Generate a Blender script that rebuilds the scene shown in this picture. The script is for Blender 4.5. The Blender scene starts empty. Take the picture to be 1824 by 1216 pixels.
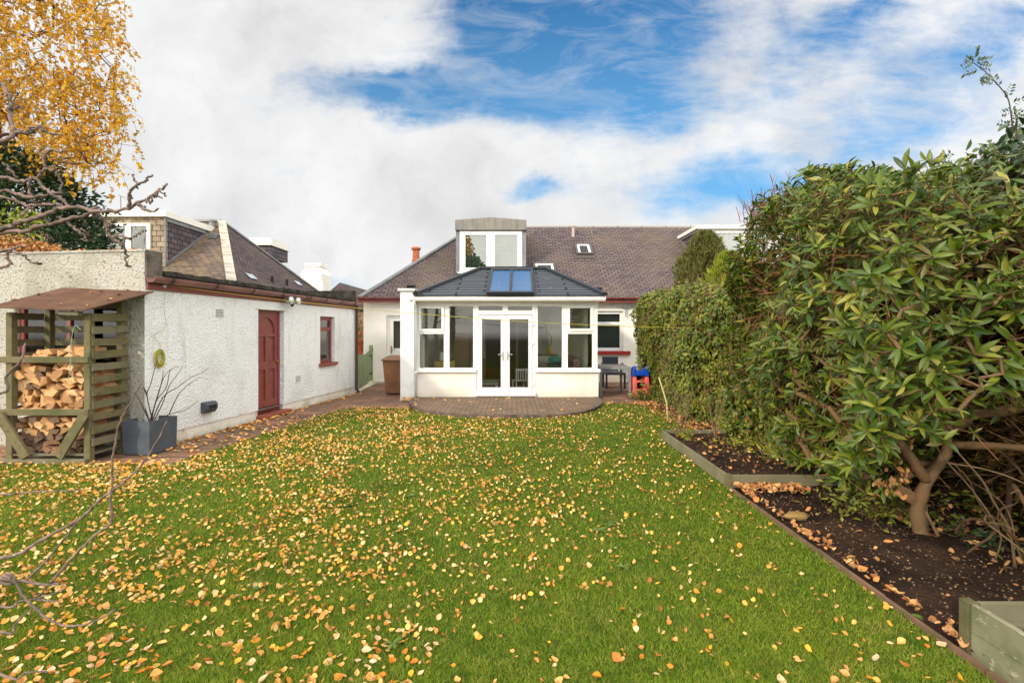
import bpy, math, random
import numpy as np
from mathutils import Vector, Matrix
random.seed(7); rng = np.random.default_rng(7)
sc = bpy.context.scene
COL = sc.collection
R = math.radians

# ------------------------------------------------------------------ camera
F = 861.0; PX0 = 912.0; HY = 590.0; H = 1.6        # pixels at 1824 wide, eye height
cd = bpy.data.cameras.new('camera'); cam = bpy.data.objects.new('camera', cd); COL.objects.link(cam)
cam.location = (0, 0, H); cam.rotation_euler = (R(90), 0, 0)
cd.sensor_width = 36; cd.lens = 36 * F / 1824; cd.shift_y = -(608 - HY) / 1824
cd.clip_start = 0.05; cd.clip_end = 2000
sc.camera = cam
sc.view_settings.view_transform = 'Standard'; sc.view_settings.look = 'None'
sc.view_settings.exposure = 0.0; sc.view_settings.gamma = 1.0
sc.cycles.max_bounces = 8; sc.cycles.transparent_max_bounces = 24; sc.cycles.diffuse_bounces = 4

def at(px, py, D):
    return Vector(((px - PX0) * D / F, D, H + (HY - py) * D / F))

# ------------------------------------------------------------------ node helper
class NT:
    def __init__(s, tree):
        s.t = tree; s.n = tree.nodes; s.l = tree.links
    def new(s, typ, **kw):
        n = s.n.new(typ)
        for k, v in kw.items(): setattr(n, k, v)
        return n
    def link(s, a, b): s.l.new(a, b)
    def put(s, sock, v):
        if hasattr(v, 'is_output') or hasattr(v, 'links') : s.l.new(v, sock)
        else: sock.default_value = v
    def math(s, op, a, b=0.0, c=None, clamp=False):
        n = s.new('ShaderNodeMath', operation=op); n.use_clamp = clamp
        s.put(n.inputs[0], a); s.put(n.inputs[1], b)
        if c is not None: s.put(n.inputs[2], c)
        return n.outputs[0]
    def mix(s, f, a, b, blend='MIX'):
        n = s.new('ShaderNodeMix', data_type='RGBA', blend_type=blend)
        s.put(n.inputs[0], f)
        for i, v in ((6, a), (7, b)):
            if isinstance(v, tuple): v = (*v[:3], 1)
            s.put(n.inputs[i], v)
        return n.outputs[2]
    def noise(s, vec, scale, detail=4, rough=.55, dist=0.0):
        n = s.new('ShaderNodeTexNoise'); s.put(n.inputs['Scale'], scale)
        n.inputs['Detail'].default_value = detail; n.inputs['Roughness'].default_value = rough
        n.inputs['Distortion'].default_value = dist
        if vec is not None: s.l.new(vec, n.inputs['Vector'])
        return n.outputs[0]
    def ramp(s, f, stops, interp='LINEAR'):
        n = s.new('ShaderNodeValToRGB'); s.put(n.inputs[0], f); cr = n.color_ramp; cr.interpolation = interp
        while len(cr.elements) < len(stops): cr.elements.new(.5)
        for e, (p, c) in zip(cr.elements, stops):
            e.position = p; e.color = (*c, 1) if isinstance(c, tuple) else (c, c, c, 1)
        return n.outputs[0]
    def mapr(s, v, a, b, c=0.0, d=1.0, smooth=False):
        n = s.new('ShaderNodeMapRange'); n.clamp = True
        if smooth: n.interpolation_type = 'SMOOTHSTEP'
        s.put(n.inputs[0], v)
        for i, x in enumerate((a, b, c, d)): n.inputs[i + 1].default_value = x
        return n.outputs[0]

def srgb(r, g, b):
    f = lambda c: (c / 255 / 12.92) if c / 255 <= .04045 else ((c / 255 + .055) / 1.055) ** 2.4
    return (f(r), f(g), f(b))

# ------------------------------------------------------------------ world: sky with broken cloud
SUN_AZ = math.atan2(-.62, -.78); SUN_EL = R(24)
w = bpy.data.worlds.new('World'); sc.world = w; w.use_nodes = True
T = NT(w.node_tree); T.n.clear()
out = T.new('ShaderNodeOutputWorld'); bg = T.new('ShaderNodeBackground'); T.link(bg.outputs[0], out.inputs[0])
SKY = 0.10
bg.inputs[1].default_value = SKY
sky = T.new('ShaderNodeTexSky', sky_type='NISHITA'); sky.sun_disc = False
sky.sun_elevation = SUN_EL; sky.sun_rotation = SUN_AZ; sky.air_density = 1.0; sky.dust_density = .4; sky.ozone_density = 2.0
geo = T.new('ShaderNodeTexCoord'); sep = T.new('ShaderNodeSeparateXYZ'); T.link(geo.outputs['Generated'], sep.inputs[0])
yy = T.math('MAXIMUM', T.math('ABSOLUTE', sep.outputs[1]), .22)
u = T.math('DIVIDE', sep.outputs[0], yy); v = T.math('DIVIDE', sep.outputs[2], yy)
comb = T.new('ShaderNodeCombineXYZ'); T.link(u, comb.inputs[0]); T.link(v, comb.inputs[1])
# warp
nz = T.new('ShaderNodeTexNoise'); nz.inputs['Scale'].default_value = 3.0; nz.inputs['Detail'].default_value = 6; nz.inputs['Roughness'].default_value = .6
T.link(comb.outputs[0], nz.inputs['Vector'])
vm = T.new('ShaderNodeVectorMath', operation='SUBTRACT'); T.link(nz.outputs['Color'], vm.inputs[0]); vm.inputs[1].default_value = (.5, .5, .5)
vs = T.new('ShaderNodeVectorMath', operation='SCALE'); T.link(vm.outputs[0], vs.inputs[0]); vs.inputs[3].default_value = .22
va = T.new('ShaderNodeVectorMath', operation='ADD'); T.link(comb.outputs[0], va.inputs[0]); T.link(vs.outputs[0], va.inputs[1])
sw = T.new('ShaderNodeSeparateXYZ'); T.link(va.outputs[0], sw.inputs[0])
def blob(px, py, rx, ry, ang=0.0, pw=1.0):
    cu = (px - PX0) / F; cv = (HY - py) / F
    du = T.math('SUBTRACT', sw.outputs[0], cu); dv = T.math('SUBTRACT', sw.outputs[1], cv)
    ca, sa = math.cos(R(ang)), math.sin(R(ang))
    a = T.math('ADD', T.math('MULTIPLY', du, ca), T.math('MULTIPLY', dv, sa))
    b = T.math('SUBTRACT', T.math('MULTIPLY', dv, ca), T.math('MULTIPLY', du, sa))
    a = T.math('DIVIDE', a, rx / F); b = T.math('DIVIDE', b, ry / F)
    d = T.math('ADD', T.math('MULTIPLY', a, a), T.math('MULTIPLY', b, b))
    return T.math('MULTIPLY', T.math('POWER', 2.718, T.math('MULTIPLY', d, -1.0)), pw)
blues = [blob(690, 172, 190, 50, 0, 1.25), blob(1010, 90, 230, 105, -25, 1.75), blob(1150, 30, 160, 80, 20, .5), blob(840, 60, 90, 60, 0, .3), blob(900, 165, 160, 50, 0, .6),
         blob(1190, 20, 260, 70, 0, .55), blob(1270, 345, 230, 46, 6, .66), blob(960, 345, 60, 16, 0, .75),
         blob(1560, 270, 300, 55, 18, .68), blob(1720, 100, 300, 75, 22, .85), blob(1500, 20, 250, 40, 20, .45), blob(1420, 130, 260, 40, 24, .35), blob(600, 505, 120, 26, 0, .42), blob(1480, 60, 300, 60, 25, .3)]
B = blues[0]
for b_ in blues[1:]: B = T.math('ADD', B, b_)
# streaky noise for high cloud
mp = T.new('ShaderNodeMapping'); mp.inputs['Rotation'].default_value = (0, 0, R(-24)); mp.inputs['Scale'].default_value = (1.6, 5.0, 1)
T.link(comb.outputs[0], mp.inputs[0])
st = T.noise(mp.outputs[0], 1.6, 8, .62, .3)
n1 = T.noise(va.outputs[0], 5.0, 10, .6)
tex = T.math('ADD', T.math('MULTIPLY', T.math('SUBTRACT', n1, .5), .9), T.math('MULTIPLY', T.math('SUBTRACT', st, .5), 1.3))
fine = T.noise(mp.outputs[0], 6.0, 10, .68, .5)
blue = T.mapr(T.math('ADD', B, T.math('ADD', T.math('MULTIPLY', tex, 1.05), T.math('MULTIPLY', T.math('SUBTRACT', fine, .5), .7))), .10, 1.15, 0, 1, True)
wisp = T.mapr(T.noise(mp.outputs[0], 3.2, 9, .66, .8), .44, .72, 1.0, .62)
blue = T.math('MULTIPLY', blue, wisp)
# cloud shading
n2 = T.noise(va.outputs[0], 2.3, 7, .55)
n3 = T.noise(va.outputs[0], 6.5, 8, .6)
shade = T.math('ADD', T.math('MULTIPLY', n2, .65), T.math('MULTIPLY', n3, .35))
lowleft = T.math('ADD', blob(330, 420, 520, 170, 0, .05), blob(620, 380, 330, 110, 0, .06))
shade = T.math('SUBTRACT', shade, lowleft)
cloud = T.ramp(T.mapr(shade, .28, .60), [(0, srgb(208, 209, 211)), (.42, srgb(232, 232, 233)), (.8, srgb(248, 248, 248)), (1, srgb(253, 253, 253))])
ce = T.new('ShaderNodeVectorMath', operation='SCALE'); T.link(cloud, ce.inputs[0]); ce.inputs[3].default_value = 1.0 / SKY
# blue sky colour: the sky texture
sk = T.new('ShaderNodeVectorMath', operation='MULTIPLY'); T.link(sky.outputs[0], sk.inputs[0]); sk.inputs[1].default_value = (.36, 1.12, 1.58)
hz = T.mapr(v, 0.0, .75)
skh = T.mix(T.math('MULTIPLY', T.math('SUBTRACT', 1.0, hz), .75), sk.outputs[0], tuple(c / SKY for c in srgb(150, 205, 240)))
fin = T.mix(blue, ce.outputs[0], skh)
# below the horizon: plain ground-ish grey
dn = T.mapr(sep.outputs[2], -.02, 0.0)
# sky behind and overhead brightened and warmed as added fill, out of view
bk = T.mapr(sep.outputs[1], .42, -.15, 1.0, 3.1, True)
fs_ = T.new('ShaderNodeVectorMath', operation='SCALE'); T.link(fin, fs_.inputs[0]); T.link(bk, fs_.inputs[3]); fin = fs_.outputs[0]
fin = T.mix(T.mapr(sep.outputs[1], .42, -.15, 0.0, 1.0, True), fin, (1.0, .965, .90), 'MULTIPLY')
fin = T.mix(dn, (2.0, 2.0, 1.9), fin)
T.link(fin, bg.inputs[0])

sd = bpy.data.lights.new('sun', 'SUN'); sun = bpy.data.objects.new('sun', sd); COL.objects.link(sun)
sd.energy = 2.6; sd.angle = R(3.0); sd.color = (1.0, .90, .74)
sdir = Vector((math.sin(SUN_AZ) * math.cos(SUN_EL), math.cos(SUN_AZ) * math.cos(SUN_EL), math.sin(SUN_EL)))
sun.rotation_euler = sdir.to_track_quat('Z', 'Y').to_euler(); sun.location = (-20, -20, 20)

# ------------------------------------------------------------------ materials
MATS = {}
def mat(name, col, rough=.6, spec=.4, var=None, bump=None, metal=0.0, trans=0.0, rnd=None, isl=None, stain=None, sheen=0):
    """var=(scale, colour2, lo, hi) noise mix; bump=(scale, strength, distance); isl = list of colours by random per island; rnd = per-object colours"""
    if name in MATS: return MATS[name]
    m = bpy.data.materials.new(name); m.use_nodes = True; N = NT(m.node_tree)
    bs = N.n['Principled BSDF']; g = N.new('ShaderNodeNewGeometry'); pos = g.outputs['Position']
    c = None
    if isl:
        k = len(isl); c = N.ramp(g.outputs['Random Per Island'], [((i + .5) / k, x) for i, x in enumerate(isl)])
    if rnd:
        oi = N.new('ShaderNodeObjectInfo'); k = len(rnd)
        c = N.ramp(oi.outputs['Random'], [((i + .5) / k, x) for i, x in enumerate(rnd)])
    if c is None:
        rg = N.new('ShaderNodeRGB'); rg.outputs[0].default_value = (*col, 1); c = rg.outputs[0]
    if var:
        for vv in (var if isinstance(var, list) else [var]):
            f = N.mapr(N.noise(pos, vv[0], 6, .6), vv[2], vv[3]); c = N.mix(f, c, vv[1])
    if stain:
        c = stain(N, c, g)
    N.link(c, bs.inputs['Base Color'])
    bs.inputs['Roughness'].default_value = rough; bs.inputs['Specular IOR Level'].default_value = spec
    bs.inputs['Metallic'].default_value = metal
    if bump:
        b = N.new('ShaderNodeBump'); b.inputs['Strength'].default_value = bump[1]; b.inputs['Distance'].default_value = bump[2]
        N.link(N.noise(pos, bump[0], 5, .6), b.inputs['Height']); N.link(b.outputs[0], bs.inputs['Normal'])
    if trans:
        tr = N.new('ShaderNodeBsdfTranslucent'); N.link(c, tr.inputs[0])
        mx = N.new('ShaderNodeMixShader'); mx.inputs[0].default_value = trans
        N.link(bs.outputs[0], mx.inputs[1]); N.link(tr.outputs[0], mx.inputs[2]); N.link(mx.outputs[0], N.n['Material Output'].inputs[0])
    MATS[name] = m; return m

def bricks(name, c1, c2, mortar, bw, bh, ms, rough=.7, bumpd=.01, off=.5, var=None, squash=None, spec=.3, noise_b=0, freq=2):
    if name in MATS: return MATS[name]
    m = bpy.data.materials.new(name); m.use_nodes = True; N = NT(m.node_tree); bs = N.n['Principled BSDF']
    uv = N.new('ShaderNodeUVMap'); uv.uv_map = 'UVMap'; g = N.new('ShaderNodeNewGeometry')
    b = N.new('ShaderNodeTexBrick'); N.link(uv.outputs[0], b.inputs['Vector'])
    b.inputs['Color1'].default_value = (*c1, 1); b.inputs['Color2'].default_value = (*c2, 1); b.inputs['Mortar'].default_value = (*mortar, 1)
    b.inputs['Scale'].default_value = 1; b.inputs['Mortar Size'].default_value = ms; b.inputs['Mortar Smooth'].default_value = .15
    b.inputs['Brick Width'].default_value = bw; b.inputs['Row Height'].default_value = bh; b.offset = off; b.offset_frequency = freq
    c = b.outputs[0]
    if var:
        for vv in (var if isinstance(var, list) else [var]):
            c = N.mix(N.mapr(N.noise(g.outputs['Position'], vv[0], 6, .65), vv[2], vv[3], 0, vv[4] if len(vv) > 4 else 1), c, vv[1])
    N.link(c, bs.inputs['Base Color']); bs.inputs['Roughness'].default_value = rough; bs.inputs['Specular IOR Level'].default_value = spec
    h = N.math('SUBTRACT', 1.0, b.outputs['Fac'])
    if noise_b: h = N.math('ADD', h, N.math('MULTIPLY', N.noise(g.outputs['Position'], noise_b, 5, .6), .6))
    bp = N.new('ShaderNodeBump'); bp.inputs['Distance'].default_value = bumpd; bp.inputs['Strength'].default_value = .9
    N.link(h, bp.inputs['Height']); N.link(bp.outputs[0], bs.inputs['Normal'])
    MATS[name] = m; return m

def glass(name, tint=(.8, .82, .8), base=.06, rough=0.0, ior=1.5):
    if name in MATS: return MATS[name]
    m = bpy.data.materials.new(name); m.use_nodes = True; N = NT(m.node_tree); N.n.remove(N.n['Principled BSDF'])
    tr = N.new('ShaderNodeBsdfTransparent'); tr.inputs[0].default_value = (*tint, 1)
    gl = N.new('ShaderNodeBsdfGlossy'); gl.inputs['Roughness'].default_value = rough; gl.inputs[0].default_value = (1, 1, 1, 1)
    fr = N.new('ShaderNodeFresnel'); fr.inputs[0].default_value = ior
    f = N.math('ADD', fr.outputs[0], base, clamp=True)
    mx = N.new('ShaderNodeMixShader'); N.link(f, mx.inputs[0]); N.link(tr.outputs[0], mx.inputs[1]); N.link(gl.outputs[0], mx.inputs[2])
    N.link(mx.outputs[0], N.n['Material Output'].inputs[0]); MATS[name] = m; return m

def low_grime(col, z0, z1, scale=3.0, amt=.7):
    """real dirt: splash-back and algae on the lowest strip of a wall"""
    def f(N, c, g):
        s = N.new('ShaderNodeSeparateXYZ'); N.link(g.outputs['Position'], s.inputs[0])
        h = N.mapr(N.math('ADD', s.outputs[2], N.math('MULTIPLY', N.noise(g.outputs['Position'], scale, 6, .7), .25)), z0, z1, 1, 0, True)
        return N.mix(N.math('MULTIPLY', h, amt), c, col)
    return f

def streaks(col, amt=.5, sx=7.0, sz=.5, lo=.5, hi=.75):
    def f(N, c, g):
        mpn = N.new('ShaderNodeMapping'); mpn.inputs['Scale'].default_value = (sx, sx, sz); N.link(g.outputs['Position'], mpn.inputs[0])
        return N.mix(N.mapr(N.noise(mpn.outputs[0], 1.0, 6, .65), lo, hi, 0, amt), c, col)
    return f

def harl_mat():
    m = bpy.data.materials.new('rough_cast_render'); m.use_nodes = True; N = NT(m.node_tree); bs = N.n['Principled BSDF']
    g = N.new('ShaderNodeNewGeometry'); p = g.outputs['Position']
    vo = N.new('ShaderNodeTexVoronoi'); vo.inputs['Scale'].default_value = 42; N.link(p, vo.inputs['Vector'])
    n = N.noise(p, 26, 4, .65, .6); n_l = N.noise(p, 1.3, 6, .65); 
    c = N.mix(N.mapr(n_l, .48, .74), srgb(243, 244, 243), srgb(220, 220, 215))
    # darker grey mottle at pebble scale
    c = N.mix(N.mapr(n, .56, .72, 0, .45), c, srgb(150, 148, 138))
    mpn = N.new('ShaderNodeMapping'); mpn.inputs['Scale'].default_value = (5, 5, .6); N.link(p, mpn.inputs[0])
    c = N.mix(N.mapr(N.noise(mpn.outputs[0], 1, 6, .7), .56, .78, 0, .6), c, srgb(180, 176, 160))
    N.link(c, bs.inputs['Base Color']); bs.inputs['Roughness'].default_value = .9; bs.inputs['Specular IOR Level'].default_value = .15
    h = N.math('ADD', N.math('MULTIPLY', vo.outputs[0], -1.0), N.math('MULTIPLY', n, 1.1))
    b = N.new('ShaderNodeBump'); b.inputs['Distance'].default_value = .015; b.inputs['Strength'].default_value = 1.0
    N.link(h, b.inputs['Height']); N.link(b.outputs[0], bs.inputs['Normal']); MATS[m.name] = m; return m
M_harl = harl_mat()
M_harl_front = mat('weathered_rough_cast', srgb(190, 185, 173), .92, .1, var=[(1.4, srgb(150, 144, 128), .45, .75), (30, srgb(120, 114, 98), .52, .70)], bump=(30, 1, .035))
M_plinth = mat('plinth_render', srgb(226, 220, 206), .85, .2, var=[(2.2, srgb(176, 166, 140), .48, .72), (14, srgb(140, 136, 120), .62, .74)], bump=(25, .5, .006), stain=low_grime(srgb(96, 100, 66), .0, .22, 4, .75))
M_wwall = mat('smooth_white_render', srgb(238, 234, 224), .8, .2, var=[(1.1, srgb(222, 214, 198), .45, .75)], bump=(30, .35, .004), stain=low_grime(srgb(196, 168, 120), .02, .55, 3, .45))
M_pillar = mat('pillar_render', srgb(232, 232, 228), .8, .2, var=[(2, srgb(206, 206, 200), .5, .75)], bump=(30, .35, .004), stain=low_grime(srgb(150, 150, 120), .0, .4, 3, .5))
M_upvc = mat('white_window_plastic', srgb(238, 237, 232), .3, .5, var=[(5, srgb(222, 220, 212), .5, .8), (1.5, srgb(230, 226, 214), .5, .7)])
M_cream = mat('cream_fascia_plastic', srgb(236, 233, 222), .35, .5, var=(3, srgb(220, 216, 204), .5, .8))
M_red = mat('maroon_gloss_paint', srgb(134, 68, 60), .42, .45, var=[(6, srgb(116, 56, 50), .4, .7), (30, srgb(150, 90, 78), .62, .76)], bump=(20, .2, .003))
M_redstep = mat('red_painted_stone', srgb(150, 80, 66), .6, .3, var=[(6, srgb(118, 72, 62), .4, .7)], bump=(40, .4, .004))
M_gutter = mat('brown_gutter_plastic', srgb(140, 98, 88), .35, .5, var=(4, srgb(104, 62, 56), .4, .75))
M_down = mat('dark_brown_pipe', srgb(74, 54, 48), .45, .4)
M_felt = mat('mossy_roof_felt', srgb(72, 68, 62), .95, .1, var=[(5, srgb(48, 48, 42), .4, .6), (12, srgb(96, 104, 48), .6, .72)], bump=(30, 1, .02))
M_lead = mat('lead_sheet', srgb(132, 134, 136), .55, .4, metal=.2, var=[(3, srgb(104, 106, 108), .4, .7)], stain=streaks(srgb(160, 150, 130), .45))
M_zinc = mat('weathered_metal_cap', srgb(140, 134, 124), .6, .3, var=(2, srgb(118, 114, 108), .4, .7), stain=streaks(srgb(92, 88, 82), .6, 9, .4, .45, .7))
M_slate = bricks('purple_slate', srgb(108, 93, 93), srgb(84, 73, 75), srgb(40, 35, 36), .23, .125, .014, .75, .014, var=[(.5, srgb(112, 98, 80), .46, .72, .55), (7, srgb(138, 130, 108), .64, .80, .5), (1.6, srgb(108, 104, 60), .64, .82, .5)], noise_b=30, spec=.2)
M_slate_brown = bricks('brown_slate', srgb(132, 112, 96), srgb(98, 84, 78), srgb(52, 46, 44), .24, .14, .012, .65, .012, var=[(.9, srgb(160, 138, 80), .5, .72, .6), (8, srgb(168, 160, 130), .64, .78, .6)], noise_b=30)
M_slate_hang = bricks('hung_slate', srgb(106, 92, 96), srgb(78, 68, 74), srgb(30, 28, 30), .26, .17, .012, .6, .012, noise_b=30)
M_slate_sunlit = bricks('sunlit_hung_slate', srgb(172, 152, 122), srgb(136, 120, 102), srgb(60, 54, 48), .26, .17, .012, .6, .012, var=[(4, srgb(190, 176, 140), .5, .7, .6)])  # warm sunlight on the dormer front painted into the slate colour
M_croof = bricks('charcoal_roof_tile', srgb(70, 75, 82), srgb(60, 65, 72), srgb(12, 12, 14), 1.3, .205, .026, .5, .03, var=[(5, srgb(78, 82, 86), .5, .8, .5)])
M_dark = mat('black_trim', srgb(38, 40, 44), .4, .5)
M_path = bricks('red_brown_paving', srgb(148, 110, 88), srgb(124, 94, 74), srgb(52, 42, 36), .62, .44, .012, .85, .008, var=[(1.6, srgb(92, 76, 66), .42, .66, .8), (7, srgb(150, 118, 96), .58, .75, .6), (3, srgb(78, 80, 52), .62, .75, .6)], noise_b=25)
M_paver = bricks('block_paver', srgb(148, 120, 98), srgb(118, 94, 76), srgb(58, 50, 42), .20, .10, .012, .85, .006, var=[(2.2, srgb(92, 84, 68), .42, .66, .7), (6, srgb(146, 122, 104), .6, .75, .6)], noise_b=30)
M_kerb = mat('kerb_stone', srgb(116, 98, 84), .85, .2, var=(8, srgb(66, 58, 54), .4, .7), bump=(40, .5, .005))
M_green = mat('sage_green_paint', srgb(142, 158, 118), .65, .3, var=[(3, srgb(118, 138, 98), .4, .7)], stain=streaks(srgb(100, 118, 80), .4))
M_bin = mat('brown_bin_plastic', srgb(146, 100, 68), .5, .4, var=(3, srgb(112, 80, 60), .4, .7))
M_black = mat('black_plastic', srgb(26, 26, 28), .5, .4)
M_timber = mat('algae_green_timber', srgb(112, 102, 74), .85, .2, var=[(2.5, srgb(84, 86, 52), .42, .72), (16, srgb(70, 66, 50), .55, .75)], bump=(60, .6, .004), stain=streaks(srgb(128, 118, 94), .4, 4, 14))
M_timber_g = mat('grey_green_board', srgb(118, 112, 90), .85, .2, var=[(3, srgb(90, 90, 62), .45, .72), (20, srgb(84, 80, 70), .55, .75)], bump=(60, .6, .004))
M_rust = mat('rusty_brown_sheet', srgb(92, 66, 52), .8, .15, var=[(2.2, srgb(112, 86, 68), .45, .7), (9, srgb(70, 52, 44), .55, .75)], bump=(8, .3, .006))
M_logend = mat('split_log', srgb(214, 170, 122), .8, .2, rnd=[srgb(216, 170, 120), srgb(192, 144, 94), srgb(220, 184, 138), srgb(176, 130, 86), srgb(208, 160, 108), srgb(150, 112, 78)], var=[(30, srgb(178, 128, 84), .5, .75)], bump=(60, .5, .004))
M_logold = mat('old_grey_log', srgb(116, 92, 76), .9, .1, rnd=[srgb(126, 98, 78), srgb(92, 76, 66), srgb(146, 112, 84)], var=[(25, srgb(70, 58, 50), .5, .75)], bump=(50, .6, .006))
M_planter = mat('grey_planter', srgb(80, 86, 94), .6, .3, var=[(6, srgb(68, 74, 82), .4, .7)], stain=streaks(srgb(104, 110, 114), .3, 3, 5))
M_soil = mat('dark_soil', srgb(66, 50, 40), .95, .1, var=[(3, srgb(44, 33, 27), .4, .62), (40, srgb(104, 82, 62), .60, .74), (1.2, srgb(84, 64, 48), .55, .7)], bump=(35, 1, .04))
M_twig = mat('grey_bark', srgb(134, 112, 104), .85, .2, var=[(14, srgb(96, 84, 74), .42, .6), (30, srgb(166, 148, 136), .58, .75)], bump=(70, .8, .004))
M_redtwig = mat('dark_red_twig', srgb(88, 62, 56), .7, .2)
M_rbark = mat('rhododendron_bark', srgb(116, 92, 64), .85, .2, var=[(7, srgb(122, 92, 66), .45, .65), (20, srgb(122, 120, 84), .6, .76)], bump=(40, .8, .008))
M_dtwig = mat('dead_twig', srgb(128, 104, 78), .9, .1, var=(9, srgb(98, 78, 58), .4, .7))
M_bbark = mat('birch_twig', srgb(92, 70, 56), .85, .2)
M_pot = mat('terracotta', srgb(200, 118, 80), .75, .3, var=(8, srgb(168, 78, 46), .4, .7))
M_chrome = mat('chrome', srgb(200, 200, 200), .25, .5, metal=1)
M_brass = mat('brass', srgb(190, 150, 70), .35, .5, metal=1)
M_silver = mat('silver_lamp', srgb(190, 190, 190), .35, .5, metal=.8)
M_yline = mat('yellow_cord', srgb(166, 158, 54), .6, .3)
M_elec = mat('grey_electrical_plastic', srgb(70, 76, 82), .5, .4)
M_tgrey = mat('grey_table_metal', srgb(134, 138, 142), .45, .5)
M_ttop = mat('table_top_slats', srgb(150, 138, 128), .6, .4, var=(6, srgb(128, 118, 110), .4, .7))
M_chair = mat('charcoal_rattan', srgb(62, 68, 78), .6, .4, bump=(90, .6, .003))
M_blue = mat('blue_toy_plastic', srgb(20, 72, 178), .35, .5)
M_pink = mat('red_toy_plastic', srgb(226, 84, 90), .4, .5, var=(6, srgb(232, 112, 100), .4, .7))
M_wood_in = mat('varnished_wood', srgb(164, 118, 70), .5, .4, var=(8, srgb(140, 96, 52), .4, .7))
M_floor_in = mat('wood_floor', srgb(120, 88, 60), .45, .4, var=(5, srgb(98, 70, 46), .4, .7))
M_wall_in = mat('interior_wall', srgb(238, 234, 220), .9, .1)
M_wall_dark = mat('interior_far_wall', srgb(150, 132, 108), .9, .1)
M_cloth = mat('sage_cloth', srgb(150, 166, 152), .9, .1, var=(7, srgb(120, 140, 128), .4, .7), bump=(20, .6, .02))
M_teal = mat('teal_plastic', srgb(96, 196, 176), .6, .3)
M_white = mat('matt_white', srgb(232, 232, 228), .6, .3)
M_ybody = mat('yellow_ceramic', srgb(220, 180, 30), .4, .5)
M_blind = mat('cream_blind', srgb(222, 218, 200), .8, .1, trans=.3)
M_curtain = mat('net_curtain', srgb(196, 200, 188), .9, .1, var=(1.2, srgb(172, 180, 166), .4, .7))
G_pane = glass('window_glass', (.95, .96, .93), .0)
G_dull = glass('darkened_glass', (.6, .6, .56), .0)  # tint darkened so the window behind the logs looks unlit
G_dorm = glass('coated_glass', (.72, .76, .70), .15)
G_roof = glass('blue_roof_glass', (.7, .85, 1.0), .06)
M_gable = mat('neighbour_cladding', srgb(150, 110, 96), .8, .2, var=(3, srgb(130, 94, 84), .4, .7))

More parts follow.
